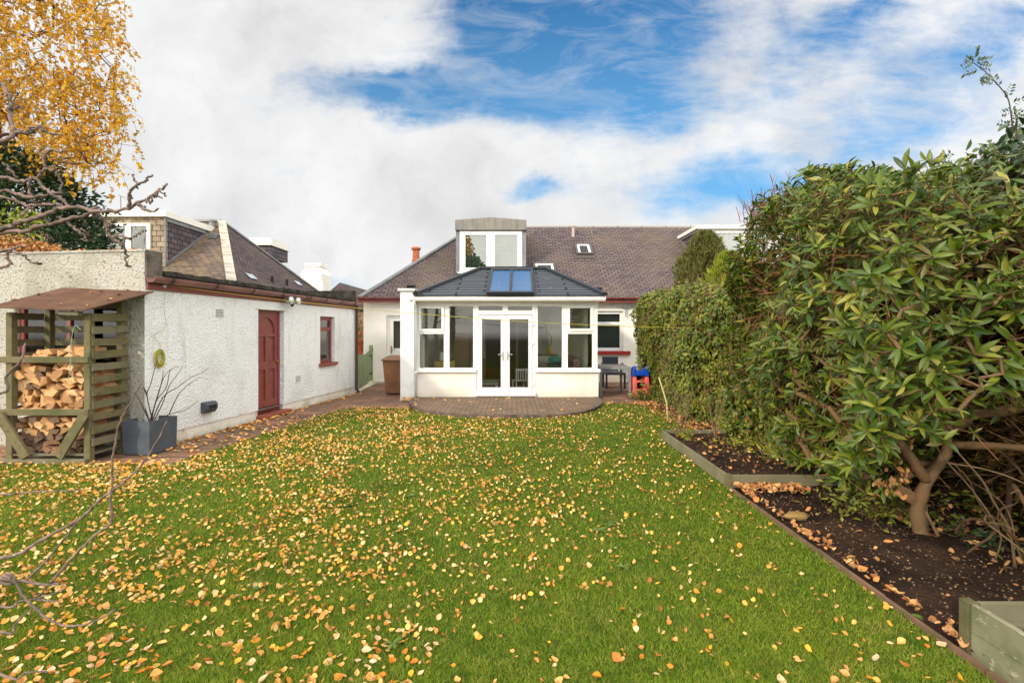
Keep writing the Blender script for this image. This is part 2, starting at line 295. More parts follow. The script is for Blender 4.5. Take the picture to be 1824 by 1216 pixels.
# ------------------------------------------------------------------ mesh builder
class MB:
    """collects boxes, prisms, tubes and sheets; build() links ONE mesh object"""
    def __init__(s, M=None): s.v = []; s.f = []; s.M = M
    def add(s, vs, fs):
        k = len(s.v)
        for p in vs:
            p = Vector(p); s.v.append(s.M @ p if s.M else p)
        s.f += [tuple(i + k for i in f) for f in fs]; return s
    def box(s, x0, x1, y0, y1, z0, z1):
        return s.add([(x0,y0,z0),(x1,y0,z0),(x1,y1,z0),(x0,y1,z0),(x0,y0,z1),(x1,y0,z1),(x1,y1,z1),(x0,y1,z1)],
                     [(0,3,2,1),(4,5,6,7),(0,1,5,4),(1,2,6,5),(2,3,7,6),(3,0,4,7)])
    def bar(s, a, b, w_, h_, up=(0,0,1)):
        a = Vector(a); b = Vector(b); d = (b - a).normalized(); u_ = Vector(up)
        if abs(d.dot(u_)) > .98: u_ = Vector((1, 0, 0))
        x = d.cross(u_).normalized() * w_ / 2; z = x.cross(d).normalized() * h_ / 2
        vs = [a-x-z, a+x-z, b+x-z, b-x-z, a-x+z, a+x+z, b+x+z, b-x+z]
        return s.add(vs, [(0,3,2,1),(4,5,6,7),(0,1,5,4),(1,2,6,5),(2,3,7,6),(3,0,4,7)])
    def prism(s, poly, vec):
        n = len(poly); vec = Vector(vec); a = [Vector(p) for p in poly]; b = [p + vec for p in a]
        nrm = Vector((0, 0, 0))
        for i in range(n): nrm += a[i].cross(a[(i + 1) % n])
        fs = [tuple(range(n)), tuple(range(2 * n - 1, n - 1, -1))] + [(i, i + n, (i + 1) % n + n, (i + 1) % n) for i in range(n)]
        if nrm.dot(vec) > 0: fs = [tuple(reversed(f)) for f in fs]
        return s.add(a + b, fs)
    def sheet(s, *pts): return s.add(pts, [tuple(range(len(pts)))])
    def tube(s, pts, r, n=8, cap=True):
        pts = [Vector(p) for p in pts]; m = len(pts)
        rs = r if isinstance(r, (list, tuple)) else [r] * m
        t0 = (pts[1] - pts[0]).normalized(); ref = Vector((0, 0, 1)) if abs(t0.z) < .9 else Vector((1, 0, 0))
        x = t0.cross(ref).normalized(); vs = []
        for i, p in enumerate(pts):
            t = (pts[min(i + 1, m - 1)] - pts[max(i - 1, 0)])
            t = t.normalized() if t.length > 1e-9 else t0
            x = (x - t * x.dot(t)); x = x.normalized() if x.length > 1e-6 else t.orthogonal().normalized(); y = t.cross(x)
            for k in range(n):
                a = 2 * math.pi * k / n; vs.append(p + (x * math.cos(a) + y * math.sin(a)) * rs[i])
        fs = [(i*n+k, i*n+(k+1)%n, (i+1)*n+(k+1)%n, (i+1)*n+k) for i in range(m-1) for k in range(n)]
        if cap: fs += [tuple(reversed(range(n))), tuple(range((m-1)*n, m*n))]
        return s.add(vs, fs)
    def lathe(s, c, prof, n=20, axis='z'):
        vs = []; c = Vector(c)
        for r, h in prof:
            for k in range(n):
                a = 2 * math.pi * k / n; p = (r*math.cos(a), r*math.sin(a), h)
                if axis == 'y': p = (p[0], p[2], p[1])
                if axis == 'x': p = (p[2], p[0], p[1])
                vs.append(c + Vector(p))
        m = len(prof)
        fs = [(i*n+k, i*n+(k+1)%n, (i+1)*n+(k+1)%n, (i+1)*n+k) for i in range(m-1) for k in range(n)]
        fs += [tuple(reversed(range(n))), tuple(range((m-1)*n, m*n))]
        if axis == 'y': fs = [tuple(reversed(f)) for f in fs]
        return s.add(vs, fs)
    def build(s, name, m, parent=None, bevel=0, smooth=False):
        off = Vector(parent_base(parent))
        me = bpy.data.meshes.new(name); vs = [tuple(p - off) for p in s.v]; me.from_pydata(vs, [], s.f); me.update()
        uvl = me.uv_layers.new(name='UVMap'); Z = Vector((0, 0, 1))
        for p in me.polygons:
            nn = p.normal
            if abs(nn.z) > .96: ua, va_ = Vector((1, 0, 0)), Vector((0, 1, 0))
            else: ua = Z.cross(nn).normalized(); va_ = nn.cross(ua)
            for li in p.loop_indices:
                q = s.v[me.loops[li].vertex_index]; uvl.data[li].uv = (q.dot(ua), q.dot(va_))
            p.use_smooth = smooth
        me.materials.append(m)
        o = bpy.data.objects.new(name, me); COL.objects.link(o)
        if parent: o.parent = parent
        if bevel:
            b = o.modifiers.new('bevel', 'BEVEL'); b.width = bevel; b.segments = 2; b.limit_method = 'ANGLE'; b.angle_limit = R(40)
        return o
BASE = {}
def parent_base(p):
    b = Vector((0, 0, 0))
    while p is not None: b += Vector(p.location); p = p.parent
    return b
def tag(o, label=None, cat=None, group=None, kind=None):
    if label: o['label'] = label
    if cat: o['category'] = cat
    if group: o['group'] = group
    if kind: o['kind'] = kind
    return o
def thing(name, loc, label, cat, group=None):
    o = bpy.data.objects.new(name, None); COL.objects.link(o); o.location = loc; o.empty_display_size = .2
    return tag(o, label, cat, group)
def npmesh(name, V, Fq, m, parent=None, mats=None, mi=None):
    """numpy mesh; Fq (n,k) equal-size faces"""
    off = np.array(parent_base(parent)); V = (V - off).astype(np.float32); n, k = Fq.shape
    me = bpy.data.meshes.new(name); me.vertices.add(len(V)); me.vertices.foreach_set('co', V.ravel())
    me.loops.add(n * k); me.loops.foreach_set('vertex_index', Fq.astype(np.int32).ravel())
    me.polygons.add(n); me.polygons.foreach_set('loop_start', np.arange(0, n * k, k, dtype=np.int32))
    for x in (mats or [m]): me.materials.append(x)
    if mi is not None: me.polygons.foreach_set('material_index', mi.astype(np.int32))
    me.update(calc_edges=True); me.validate()
    o = bpy.data.objects.new(name, me); COL.objects.link(o)
    if parent: o.parent = parent
    return o

# ------------------------------------------------------------------ foliage tools
def rand_dirs(n):
    d = rng.normal(size=(n, 3)); return d / np.linalg.norm(d, axis=1, keepdims=True)
def norm(a): return a / np.maximum(np.linalg.norm(a, axis=1, keepdims=True), 1e-9)
LEAF_S = np.array([(0,-.0,0),(.28,.25,.03),(.5,.0,0),(.62,.22,.0),(1,0,-.06),(.62,-.22,0),(.28,-.25,.03)])
def leaves(P, D, N_, L, W, fold=.12, droop=.1, rows=3):
    """pointed oval leaves: P base, D axis, N_ normal, L length, W width. 2*rows quads... returns V, F(quads)"""
    n = len(P); D = norm(D); S = norm(np.cross(D, N_)); N2 = np.cross(S, D)
    ts = np.linspace(0, 1, rows + 1); wd = np.sin(np.pi * np.clip(ts * .86 + .06, 0, 1)) ** .8; wd[-1] = .03
    V = np.empty((n, (rows + 1) * 3, 3))
    L = np.broadcast_to(L, n)[:, None]; W = np.broadcast_to(W, n)[:, None]
    for i, t in enumerate(ts):
        c = P + D * L * t - N2 * (L * droop * t * t); hw = W * .5 * wd[i]
        V[:, i*3] = c - S * hw + N2 * (hw * fold * 3); V[:, i*3+1] = c; V[:, i*3+2] = c + S * hw + N2 * (hw * fold * 3)
    f = []
    for i in range(rows):
        for j in (0, 1): f.append((i*3+j, i*3+j+1, (i+1)*3+j+1, (i+1)*3+j))
    f = np.array(f); Fq = (f[None] + (np.arange(n) * (rows + 1) * 3)[:, None, None]).reshape(-1, 4)
    return V.reshape(-1, 3), Fq
def small_leaves(P, D, N_, L, W):
    """diamond leaf folded on its midrib: 2 triangles-> as quads"""
    n = len(P); D = norm(D); S = norm(np.cross(D, N_)); N2 = np.cross(S, D)
    L = np.broadcast_to(L, n)[:, None]; W = np.broadcast_to(W, n)[:, None]
    V = np.empty((n, 4, 3)); V[:, 0] = P; V[:, 1] = P + D*L*.45 + S*W*.5 + N2*W*.1; V[:, 2] = P + D*L; V[:, 3] = P + D*L*.45 - S*W*.5 + N2*W*.1
    Fq = np.arange(n * 4).reshape(n, 4); return V.reshape(-1, 3), Fq
def grow(base, targets, wiggle=.06, step=.18, rtip=.003, rpow=.42, stem_pts=None, up=.25, rmax=.12):
    """connect each target to the nearest node of the growing skeleton with a curved path -> MB of tapered tubes"""
    nodes = [np.array(base, float)]; par = [-1]
    if stem_pts:
        for p in stem_pts:
            nodes.append(np.array(p, float)); par.append(len(nodes) - 2)
    order = np.argsort(np.linalg.norm(targets - nodes[0], axis=1)); paths = []
    for ti in order:
        t = targets[ti]; A = np.array(nodes); d = np.linalg.norm(A - t, axis=1) + np.maximum(0, A[:, 2] - t[2]) * 1.2
        j = int(np.argmin(d)); a = A[j]; L = np.linalg.norm(t - a); k = max(1, int(L / step)); prev = j
        sag = np.array([0, 0, up * L * .5])
        for i in range(1, k + 1):
            s = i / k; p = a + (t - a) * s + sag * math.sin(math.pi * s) * .5
            if i < k: p = p + rng.normal(size=3) * wiggle * min(L, 1) * .5
            nodes.append(p); par.append(prev); prev = len(nodes) - 1
    n = len(nodes); cnt = np.zeros(n); ch = [[] for _ in range(n)]
    for i in range(1, n): ch[par[i]].append(i)
    for i in range(n - 1, 0, -1):
        cnt[i] += 1 if not ch[i] else 0; cnt[par[i]] += cnt[i]
    rad = np.minimum(rtip * np.maximum(cnt, 1) ** rpow, rmax)
    mb = MB(); st = [(0, [0])]; done = set()
    stack = [0]; chains = []
    starts = [(0, c) for c in ch[0]]
    while starts:
        p, c = starts.pop(); chain = [p, c]
        while ch[chain[-1]]:
            kids = sorted(ch[chain[-1]], key=lambda q: -cnt[q]); starts += [(chain[-1], q) for q in kids[1:]]; chain.append(kids[0])
        chains.append(chain)
    for chn in chains:
        rr = [float(rad[i]) for i in chn]; rr[0] = min(rr[0], rr[1] * 1.15)
        mb.tube([nodes[i] for i in chn], rr, 6 if rr[1] > .012 else 4, cap=False)
    return mb
def crm(pts, k=5):
    """catmull-rom"""
    P = [Vector(p) for p in pts]; P = [P[0] * 2 - P[1]] + P + [P[-1] * 2 - P[-2]]; out_ = []
    for i in range(1, len(P) - 2):
        for j in range(k):
            t = j / k; a, b, c, d = P[i-1], P[i], P[i+1], P[i+2]
            out_.append(.5 * ((2*b) + (c - a)*t + (2*a - 5*b + 4*c - d)*t*t + (3*b - a - 3*c + d)*t**3))
    out_.append(P[-2]); return out_

# ================================================================== GROUND
tag(MB().sheet((-400, -60, -.05), (400, -60, -.05), (400, 600, -.05), (-400, 600, -.05)).build('ground', mat('ground_earth', srgb(84, 86, 58), .95, .1, var=(.5, srgb(70, 62, 48), .4, .6))), kind='structure')
# garage frame
GO = Vector((-4.91, 6.46, 0)); GS = Vector((.1377, .9905, 0)); GT = Vector((-.9905, .1377, 0))
GM = Matrix(((GS.x, GT.x, 0, GO.x), (GS.y, GT.y, 0, GO.y), (0, 0, 1, 0), (0, 0, 0, 1)))
def gp(s, t, z=0): return GM @ Vector((s, t, z))
# path: paving in one sheet around the lawn, 4 mm above ground
pth = MB()
pth.sheet((-9, 5.72, .0), (-4.1, 5.78, .0), (-4.12, 5.99, .0), (-3.52, 9.98, .0), (-3.3, 10.1, .0), (-2.1, 10.05, 0), (-2.1, 15.4, 0), (-7, 15.4, 0), (-7, 7.5, 0), (-9, 7.5, 0))
pth.sheet((-2.1, 11.35, 0), (2.0, 11.35, 0), (2.0, 15.4, 0), (-2.1, 15.4, 0))
pth.sheet((2.0, 10.75, 0), (3.6, 10.75, 0), (3.6, 15.4, 0), (2.0, 15.4, 0))
tag(pth.build('paved_path', M_path), kind='structure')
# patio: curved block paving
pc = [(-2.29,11.36),(-2.28,10.8),(-2.1,10.05),(-1.7,9.42),(-1.18,9.06),(-.5,8.90),(.2,8.86),(.92,8.97),(1.49,9.45),(1.84,10.1),(1.99,10.75),(2.03,11.36)]
pcs = [(p.x, p.y) for p in crm([(x, y, 0) for x, y in pc], 5)]
def inset(poly, d):
    o_ = []; c = Vector((-.1, 11.0))
    for x, y in poly:
        q = Vector((x, y)) - c; o_.append(tuple(c + q * (1 - d / max(q.length, .1))))
    return o_
pi_ = inset(pcs, .10)
tag(MB().sheet(*[(x, y, .062) for x, y in pi_] ).build('patio', M_paver), kind='structure')
kb = MB()
for i in range(len(pcs) - 1):
    a, b, c, d = pcs[i], pcs[i+1], pi_[i+1], pi_[i]
    kb.add([(*a,-.02),(*b,-.02),(*c,-.02),(*d,-.02),(*a,.066),(*b,.066),(*c,.066),(*d,.066)], [(0,1,5,4),(4,5,6,7),(2,3,7,6)])
tag(kb.build('patio_kerb', M_kerb), kind='structure')
# lawn base sheet + grass blades
LAWN = [(-14, 5.74), (-4.12, 5.8), (-4.08, 6.0), (-3.5, 9.95), (-3.3, 10.06), (-2.1, 10.04)] + [p for p in pcs if p[1] < 10.04] + [(1.86, 10.2), (1.98, 10.73), (2.9, 10.7), (3.1, 9.0), (3.0, 7.5), (2.2, 7.2), (2.19, -6), (-14, -6)]
def lawn_col(N, c, g):
    p = g.outputs['Position']
    c = N.mix(N.mapr(N.noise(p, 1.1, 5, .6), .40, .66), srgb(92, 112, 34), srgb(112, 126, 48))
    c = N.mix(N.mapr(N.noise(p, 2.7, 6, .7), .58, .74, 0, .7), c, srgb(146, 142, 78))
    s = N.new('ShaderNodeSeparateXYZ'); N.link(p, s.inputs[0])
    return c
m_lawn = mat('lawn_turf', srgb(60, 82, 20), .95, .1, var=[(4, srgb(76, 84, 34), .4, .7)], bump=(60, .8, .03))
from mathutils.geometry import tessellate_polygon
tri = tessellate_polygon([[Vector((x, y, 0)) for x, y in LAWN]])
lm = MB(); lm.add([(x, y, .006) for x, y in LAWN], [tuple(t) for t in tri])
lo = lm.build('lawn', m_lawn); tag(lo, kind='structure')
for p in lo.data.polygons:
    if p.normal.z < 0: p.flip()
LP = np.array(LAWN)
def inside(P, poly=LP):
    x, y = P[:, 0], P[:, 1]; r = np.zeros(len(P), bool); j = len(poly) - 1
    for i in range(len(poly)):
        xi, yi = poly[i]; xj, yj = poly[j]
        c = ((yi > y) != (yj > y)) & (x < (xj - xi) * (y - yi) / (yj - yi + 1e-12) + xi); r ^= c; j = i
    return r
def sample_view(n, y0, y1, pw):
    """points on the lawn, denser near the place one stands"""
    u_ = rng.random(n); Y = (y0**(1-pw) + u_ * (y1**(1-pw) - y0**(1-pw))) ** (1 / (1 - pw)); X = (rng.random(n) * 2 - 1) * (1.12 * Y + .7)
    P = np.stack([X, Y], 1); return P[inside(P)]
G1 = sample_view(700000, 1.7, 10.9, 1.35); n = len(G1)
Dg = G1[:, 1]; hgt = .010 + .016 * rng.random(n) * (1 + .3 * np.sin(G1[:, 0] * 3 + G1[:, 1] * 2)); wid = np.maximum(.0028, Dg * .0011) * (.7 + .6 * rng.random(n))
a = rng.random(n) * 2 * np.pi; lean = rng.normal(size=(n, 2)) * .8
dx = np.stack([np.cos(a), np.sin(a)], 1) * wid[:, None] * .5
V = np.empty((n, 3, 3)); V[:, 0, :2] = G1 - dx; V[:, 1, :2] = G1 + dx; V[:, 2, :2] = G1 + lean * hgt[:, None]
V[:, :2, 2] = .004; V[:, 2, 2] = .006 + hgt
def grass_col(N, c, g):
    p = g.outputs['Position']
    k = N.mapr(N.noise(p, .9, 5, .6), .38, .64); c = N.mix(N.math('MULTIPLY', k, .42), c, srgb(156, 166, 42))
    c = N.mix(N.mapr(N.noise(p, 5.5, 5, .7), .50, .68, 0, .65), c, srgb(64, 104, 12))
    return N.mix(N.mapr(N.noise(p, 2.1, 6, .7), .56, .72, 0, .65), c, srgb(184, 166, 84))
m_grass = mat('grass_blade', (0,0,0), .6, .25, isl=[srgb(88, 130, 18), srgb(108, 146, 24), srgb(134, 160, 34), srgb(96, 134, 20), srgb(162, 162, 54), srgb(190, 176, 100), srgb(112, 138, 22)], stain=grass_col, trans=.3)
tag(npmesh('grass', V.reshape(-1, 3), np.arange(n * 3).reshape(n, 3), m_grass), 'short green lawn grass with pale mossy patches', 'grass', kind='stuff')

# ================================================================== FALLEN LEAVES
def leaf_variant(k):
    r = random.Random(k); nrm_ = 10; pts = [(0, 0, 0)]; w_ = r.uniform(.75, .98); cu = r.uniform(.1, 1.1); tw = r.uniform(-.45, .45)
    vs = []; 
    for i in range(5):
        t = i / 4; hw = [.12, .42, .46, .28, .0][i] * w_; yv = t - .5; z = cu * (yv * yv) * .8
        for sgn in (-1, 0, 1):
            vs.append((sgn * hw, yv, z + abs(sgn) * hw * cu * .8 + sgn * hw * tw + r.uniform(-.03, .03)))
    fs = []
    for i in range(4):
        for j in (0, 1): fs.append((i*3+j, i*3+j+1, (i+1)*3+j+1, (i+1)*3+j))
    V_ = np.array(vs); V_[:, 2] -= V_[:, 2].min(); return V_, np.array(fs)
LV = [leaf_variant(i) for i in range(8)]
LEAFC = {'peach': (srgb(226, 170, 112), 'dry peach coloured birch leaf lying on the green lawn', [srgb(232, 178, 108), srgb(218, 150, 82), srgb(228, 170, 112), srgb(206, 134, 70)]),
         'orange': (srgb(214, 132, 44), 'dry deep orange birch leaf lying on the green lawn', [srgb(216, 136, 50), srgb(200, 118, 40), srgb(222, 150, 60)]),
         'yellow': (srgb(222, 172, 62), 'fresh yellow birch leaf lying on the green lawn', [srgb(222, 172, 56), srgb(214, 164, 66), srgb(224, 184, 86)]),
         'pale': (srgb(238, 210, 168), 'dry pale cream birch leaf lying on the green lawn', [srgb(230, 194, 150), srgb(222, 180, 138), srgb(232, 204, 166)])}
for k_, (c, _, cols) in LEAFC.items():
    mat('leaf_' + k_, c, .75, .2, rnd=cols, var=(40, srgb(176, 112, 52), .58, .8), trans=.15)
m_litter = mat('leaf_litter', (0,0,0), .75, .2, isl=[srgb(230, 178, 96), srgb(214, 146, 58), srgb(230, 182, 66), srgb(232, 198, 140), srgb(222, 160, 88), srgb(186, 120, 58), srgb(230, 186, 116), srgb(226, 174, 80), srgb(156, 100, 52), srgb(236, 206, 150)], trans=.15)
m_litter_b = mat('brown_leaf_litter', (0,0,0), .8, .2, isl=[srgb(196, 146, 92), srgb(160, 108, 68), srgb(214, 168, 112), srgb(122, 82, 56), srgb(200, 134, 76)])
def leaf_density(P):
    px = P[:, 0] / P[:, 1]; d = .15 + .85 / (1 + np.exp((px - (-.10)) * 5.0)); d = d * (.45 + .75 * (np.sin(P[:, 0] * 5.3 + np.sin(P[:, 1] * 4.1)) * np.sin(P[:, 1] * 6.2 + np.sin(P[:, 0] * 3.3)) + 1) / 2 * 1.2)
    d *= .75 + .5 * np.sin(P[:, 0] * 2.1 + 1.3) * np.sin(P[:, 1] * 1.7 + P[:, 0]); d = np.where(P[:, 1] > 9.3, d * .8, d)
    d = np.where(P[:, 1] > 3.6, d, d * 1.1); return np.clip(d, .05, 1)
def lawn_points(n):
    Y = np.sqrt(rng.random(n) * (10.8**2 - 1.9**2) + 1.9**2); X = (rng.random(n) * 2 - 1) * (1.1 * Y + .6)
    P = np.stack([X, Y], 1); P = P[inside(P)]; return P[rng.random(len(P)) < leaf_density(P)]
PL = lawn_points(58000)
# clustered companions
idx = rng.choice(len(PL), int(len(PL) * .45)); add = PL[rng.choice(idx, len(idx))] + rng.normal(size=(len(idx), 2)) * .045; PL = np.concatenate([PL, add[inside(add)]])
PL = PL[np.argsort(PL[:, 1])]
def rotm(n, tilt):
    z = rng.random(n) * 2 * np.pi; ax = rng.normal(size=n) * tilt; ay = rng.normal(size=n) * tilt
    flip = rng.random(n) < .3; ax = ax + flip * np.pi
    c, s_ = np.cos, np.sin; Z = np.zeros(n); O = np.ones(n)
    Rz = np.stack([c(z), -s_(z), Z, s_(z), c(z), Z, Z, Z, O], 1).reshape(n, 3, 3)
    Rx = np.stack([O, Z, Z, Z, c(ax), -s_(ax), Z, s_(ax), c(ax)], 1).reshape(n, 3, 3)
    Ry = np.stack([c(ay), Z, s_(ay), Z, O, Z, -s_(ay), Z, c(ay)], 1).reshape(n, 3, 3)
    return Rz @ Rx @ Ry
def scatter_leaves(name, P3, size, m, tilt=.3):
    Vs = []; Fs = []; k = 0; n = len(P3); Rm = rotm(n, tilt); vi = rng.integers(0, len(LV), n); sz = size * (.6 + .8 * rng.random(n))
    for i in range(n):
        v_, f_ = LV[vi[i]]; q = (v_ * sz[i]) @ Rm[i].T; q[:, 2] -= q[:, 2].min(); Vs.append(q + P3[i]); Fs.append(f_ + k); k += len(v_)
    return npmesh(name, np.concatenate(Vs), np.concatenate(Fs), m)
# the nearest ones in view as single leaves
vis = (np.abs(PL[:, 0] / PL[:, 1]) < 1.07) & (PL[:, 1] > 2.18); near = np.where(vis)[0][:300]; rest = np.setdiff1d(np.where(PL[:, 1] > 2.0)[0], near)
lmesh = {}
kinds = list(LEAFC)
for j, i in enumerate(near):
    k_ = random.choices(kinds, (6, 2.5, 2, 2.5))[0]; vi = random.randrange(8)
    if (k_, vi) not in lmesh:
        me = bpy.data.meshes.new('fallen_leaf'); v_, f_ = LV[vi]; me.from_pydata([tuple(q) for q in v_], [], [tuple(q) for q in f_.tolist()]); me.materials.append(MATS['leaf_' + k_]); lmesh[(k_, vi)] = me
    o = bpy.data.objects.new('fallen_leaf', lmesh[(k_, vi)]); COL.objects.link(o); s_ = .032 * random.choice((.55, .7, .85, 1, 1, 1.15, 1.3, 1.55))
    o.scale = (s_, s_, s_); o.rotation_euler = (random.gauss(0, .35), random.gauss(0, .35), random.uniform(0, 6.28)); o.location = (PL[i, 0], PL[i, 1], .017 + random.uniform(-.006, .008))
    big_ = 'small ' if s_ < .029 else ('large ' if s_ > .040 else 'medium '); x3 = PL[i, 0] / PL[i, 1]
    where_ = 'near the bare branches' if x3 < -.55 else ('left of the middle of the lawn' if x3 < -.1 else ('right of the middle of the lawn' if x3 < .45 else 'near the soil border'))
    tag(o, big_ + LEAFC[k_][1].replace('lying on the green lawn', 'on the lawn ' + where_), 'leaf', 'fallen leaves on the lawn')
P3 = np.column_stack([PL[rest], .013 + .016 * rng.random(len(rest))])
tag(scatter_leaves('leaf_litter', P3, .029, m_litter, .6), 'yellow and orange fallen leaves spread over the far lawn', 'fallen leaves', kind='stuff')

# ================================================================== GARAGE (white outbuilding, left)
def wall_cells(mb, L, z0, z1, holes, t0=0.0, depth=.12, back=.25):
    """front skin at t=t0 in the local frame of mb (s along, t inward), holes (s0,s1,z0,z1) with reveals"""
    S_ = sorted({0, L, *[h[0] for h in holes], *[h[1] for h in holes]}); Zs = sorted({z0, z1, *[h[2] for h in holes], *[h[3] for h in holes]})
    for i in range(len(S_) - 1):
        for j in range(len(Zs) - 1):
            cs, cz = (S_[i] + S_[i+1]) / 2, (Zs[j] + Zs[j+1]) / 2
            if any(h[0] < cs < h[1] and h[2] < cz < h[3] for h in holes): continue
            for t, rev in ((t0, 0), (back, 1)):
                q = [(S_[i], t, Zs[j]), (S_[i+1], t, Zs[j]), (S_[i+1], t, Zs[j+1]), (S_[i], t, Zs[j+1])]
                mb.sheet(*(q[::-1] if rev else q))
    for a, b, c, d in holes:
        mb.sheet((a, t0, c), (a, back, c), (a, back, d), (a, t0, d)); mb.sheet((b, back, c), (b, t0, c), (b, t0, d), (b, back, d))
        mb.sheet((a, t0, d), (a, back, d), (b, back, d), (b, t0, d)); mb.sheet((a, back, c), (a, t0, c), (b, t0, c), (b, back, c))
    return mb
ML = 6.12
gar = thing('garage', tuple(gp(ML / 2, 1.5)), 'long low white roughcast garage with a maroon door and brown gutter', 'garage')
wall_cells(MB(GM), ML, .17, 2.34, [(2.31, 3.08, .17, 2.0), (4.42, 5.07, .88, 1.94)], 0.0).build('side_wall', M_harl, gar)
wall_cells(MB(GM), ML, -.02, .17, [(2.31, 3.08, -.02, .17)], .018).build('plinth', M_plinth, gar)
# gable walls; front one faces the camera (plane s=0), with a window opening behind the log store
fm = Matrix(GM) @ Matrix.Translation((0, 3.4, 0)) @ Matrix(((0, 1, 0, 0), (-1, 0, 0, 0), (0, 0, 1, 0), (0, 0, 0, 1)))   # local s runs from far left to the corner
wall_cells(MB(fm), 3.4, -.02, 2.67, [(1.35, 3.0, .75, 1.98)], 0.0, back=.24).build('gable_wall', M_harl_front, gar)  # opening widened so the log store looks dark inside
gw = MB(fm); 
for a, b, c, d in ((1.35, 1.42, .75, 1.98), (2.93, 3.0, .75, 1.98), (1.42, 2.93, 1.91, 1.98), (1.42, 2.93, .75, .82), (2.12, 2.18, .82, 1.91)): gw.box(a, b, .06, .12, c, d)
gwf = gw.build('window', M_red, gar); MB(fm).box(1.42, 2.93, .085, .09, .82, 1.91).build('pane', G_dull, gwf); MB(fm).box(1.36, 2.99, .13, .14, .76, 1.97).build('room_shadow_panel', mat('room_shadow_sheet', srgb(52, 44, 40), .9, .1), gwf)  # dark sheet stands in for the shade behind the pane
MB(fm).box(1.3, 3.05, -.05, .1, .69, .75).build('window_sill', M_redstep, gar)
MB(fm).box(-.02, 3.42, -.015, .25, 2.67, 2.70).build('gable_coping', M_harl_front, gar)
MB(GM).box(.0, .25, -.03, -.003, 2.30, 2.69).build('parapet_end', mat('stained_parapet', srgb(112, 104, 94), .9, .1, var=[(6, srgb(78, 74, 66), .4, .65)], bump=(20, .8, .02)), gar)
MB(GM).box(ML - .22, ML, -.03, 3.4, 2.345, 2.64).build('far_parapet', M_felt, gar); MB(GM).box(ML - .02, ML + .006, .004, 3.4, -.02, 2.344).build('far_gable', M_harl, gar)
rf = MB(GM); rf.add([(.25,-.06,2.36),(ML-.22,-.06,2.36),(ML-.22,3.4,2.46),(.25,3.4,2.46),(.25,-.06,2.40),(ML-.22,-.06,2.40),(ML-.22,3.4,2.5),(.25,3.4,2.5)], [(0,3,2,1),(4,5,6,7),(0,1,5,4),(1,2,6,5),(2,3,7,6),(3,0,4,7)])
for i in range(60):   # ragged mossy edge
    s0 = .25 + i * (ML - .47) / 60; rf.add([(s0, -.075, 2.37), (s0 + .09, -.075, 2.37), (s0 + .09, .10, 2.37), (s0, .10, 2.37)] + [(s0, -.07, 2.415 + random.random() * .035), (s0 + .09, -.07, 2.415 + random.random() * .03), (s0 + .09, .08, 2.45), (s0, .08, 2.45)], [(0,3,2,1),(4,5,6,7),(0,1,5,4),(1,2,6,5),(2,3,7,6),(3,0,4,7)])
rf.build('flat_roof', M_felt, gar)
MB(GM).box(.02, ML, -.028, -.002, 2.165, 2.34).build('fascia_board', M_red, gar)
g_ = MB(GM)
def half_gutter(mb, s0, s1, t, z, r, n=10):
    pr = [(t + r * math.cos(a), z + r * math.sin(a)) for a in [math.pi + math.pi * k / n for k in range(n + 1)]]
    pr2 = [(t + (r-.006) * math.cos(a), z + (r-.006) * math.sin(a)) for a in [math.pi + math.pi * k / n for k in range(n + 1)]]
    poly = pr + pr2[::-1]; mb.prism([(s0, y, z_) for y, z_ in poly], (s1 - s0, 0, 0))
half_gutter(g_, -.02, ML + .02, -.108, 2.325, .072); g_.tube([(-.02, -.178, 2.325), (ML + .02, -.178, 2.325)], .009, 6)
gut = g_.build('gutter', M_gutter, gar)
for s_ in (.28, 1.1, 1.95, 2.8, 3.6, 3.75, 4.4, 5.1, 5.8):
    b = MB(GM); half_gutter(b, s_ - .025, s_ + .025, -.108, 2.330, .083); b.build('bracket', M_down, gut)
dp = MB(GM); dp.tube([(ML - .1, -.094, 2.27), (ML - .06, -.09, 2.16), (ML - .03, -.06, 2.05), (ML - .03, -.06, .12), (ML - .03, -.12, .03)], .035, 10)
dp.build('downpipe', M_down, gar, smooth=True)
# step, door
MB(GM).box(2.28, 3.14, -.14, .10, -.01, .075).build('doorstep', M_redstep, gar, bevel=.012)
DT = .12
fr = MB(GM); fr.box(2.31, 2.36, DT - .03, DT + .04, .075, 2.0); fr.box(3.03, 3.08, DT - .03, DT + .04, .075, 2.0); fr.box(2.36, 3.03, DT - .03, DT + .04, 1.95, 2.0)
fr.build('door_frame', M_red, gar)
d = MB(GM); s0, s1 = 2.36, 3.03
d.box(s0, s1, DT + .012, DT + .04, .085, 1.95)
for a, b, c, e in ((s0, s0 + .09, .085, 1.95), (s1 - .09, s1, .085, 1.95), (s0 + .09, s1 - .09, .085, .30), (s0 + .09, s1 - .09, .88, 1.03), (s0 + .09, s1 - .09, 1.50, 1.56), (s0 + .30, s0 + .37, .30, .88), (s0 + .30, s0 + .37, 1.03, 1.50), (s0 + .09, s1 - .09, 1.88, 1.95)):
    d.box(a, b, DT - .016, DT + .012, c, e)
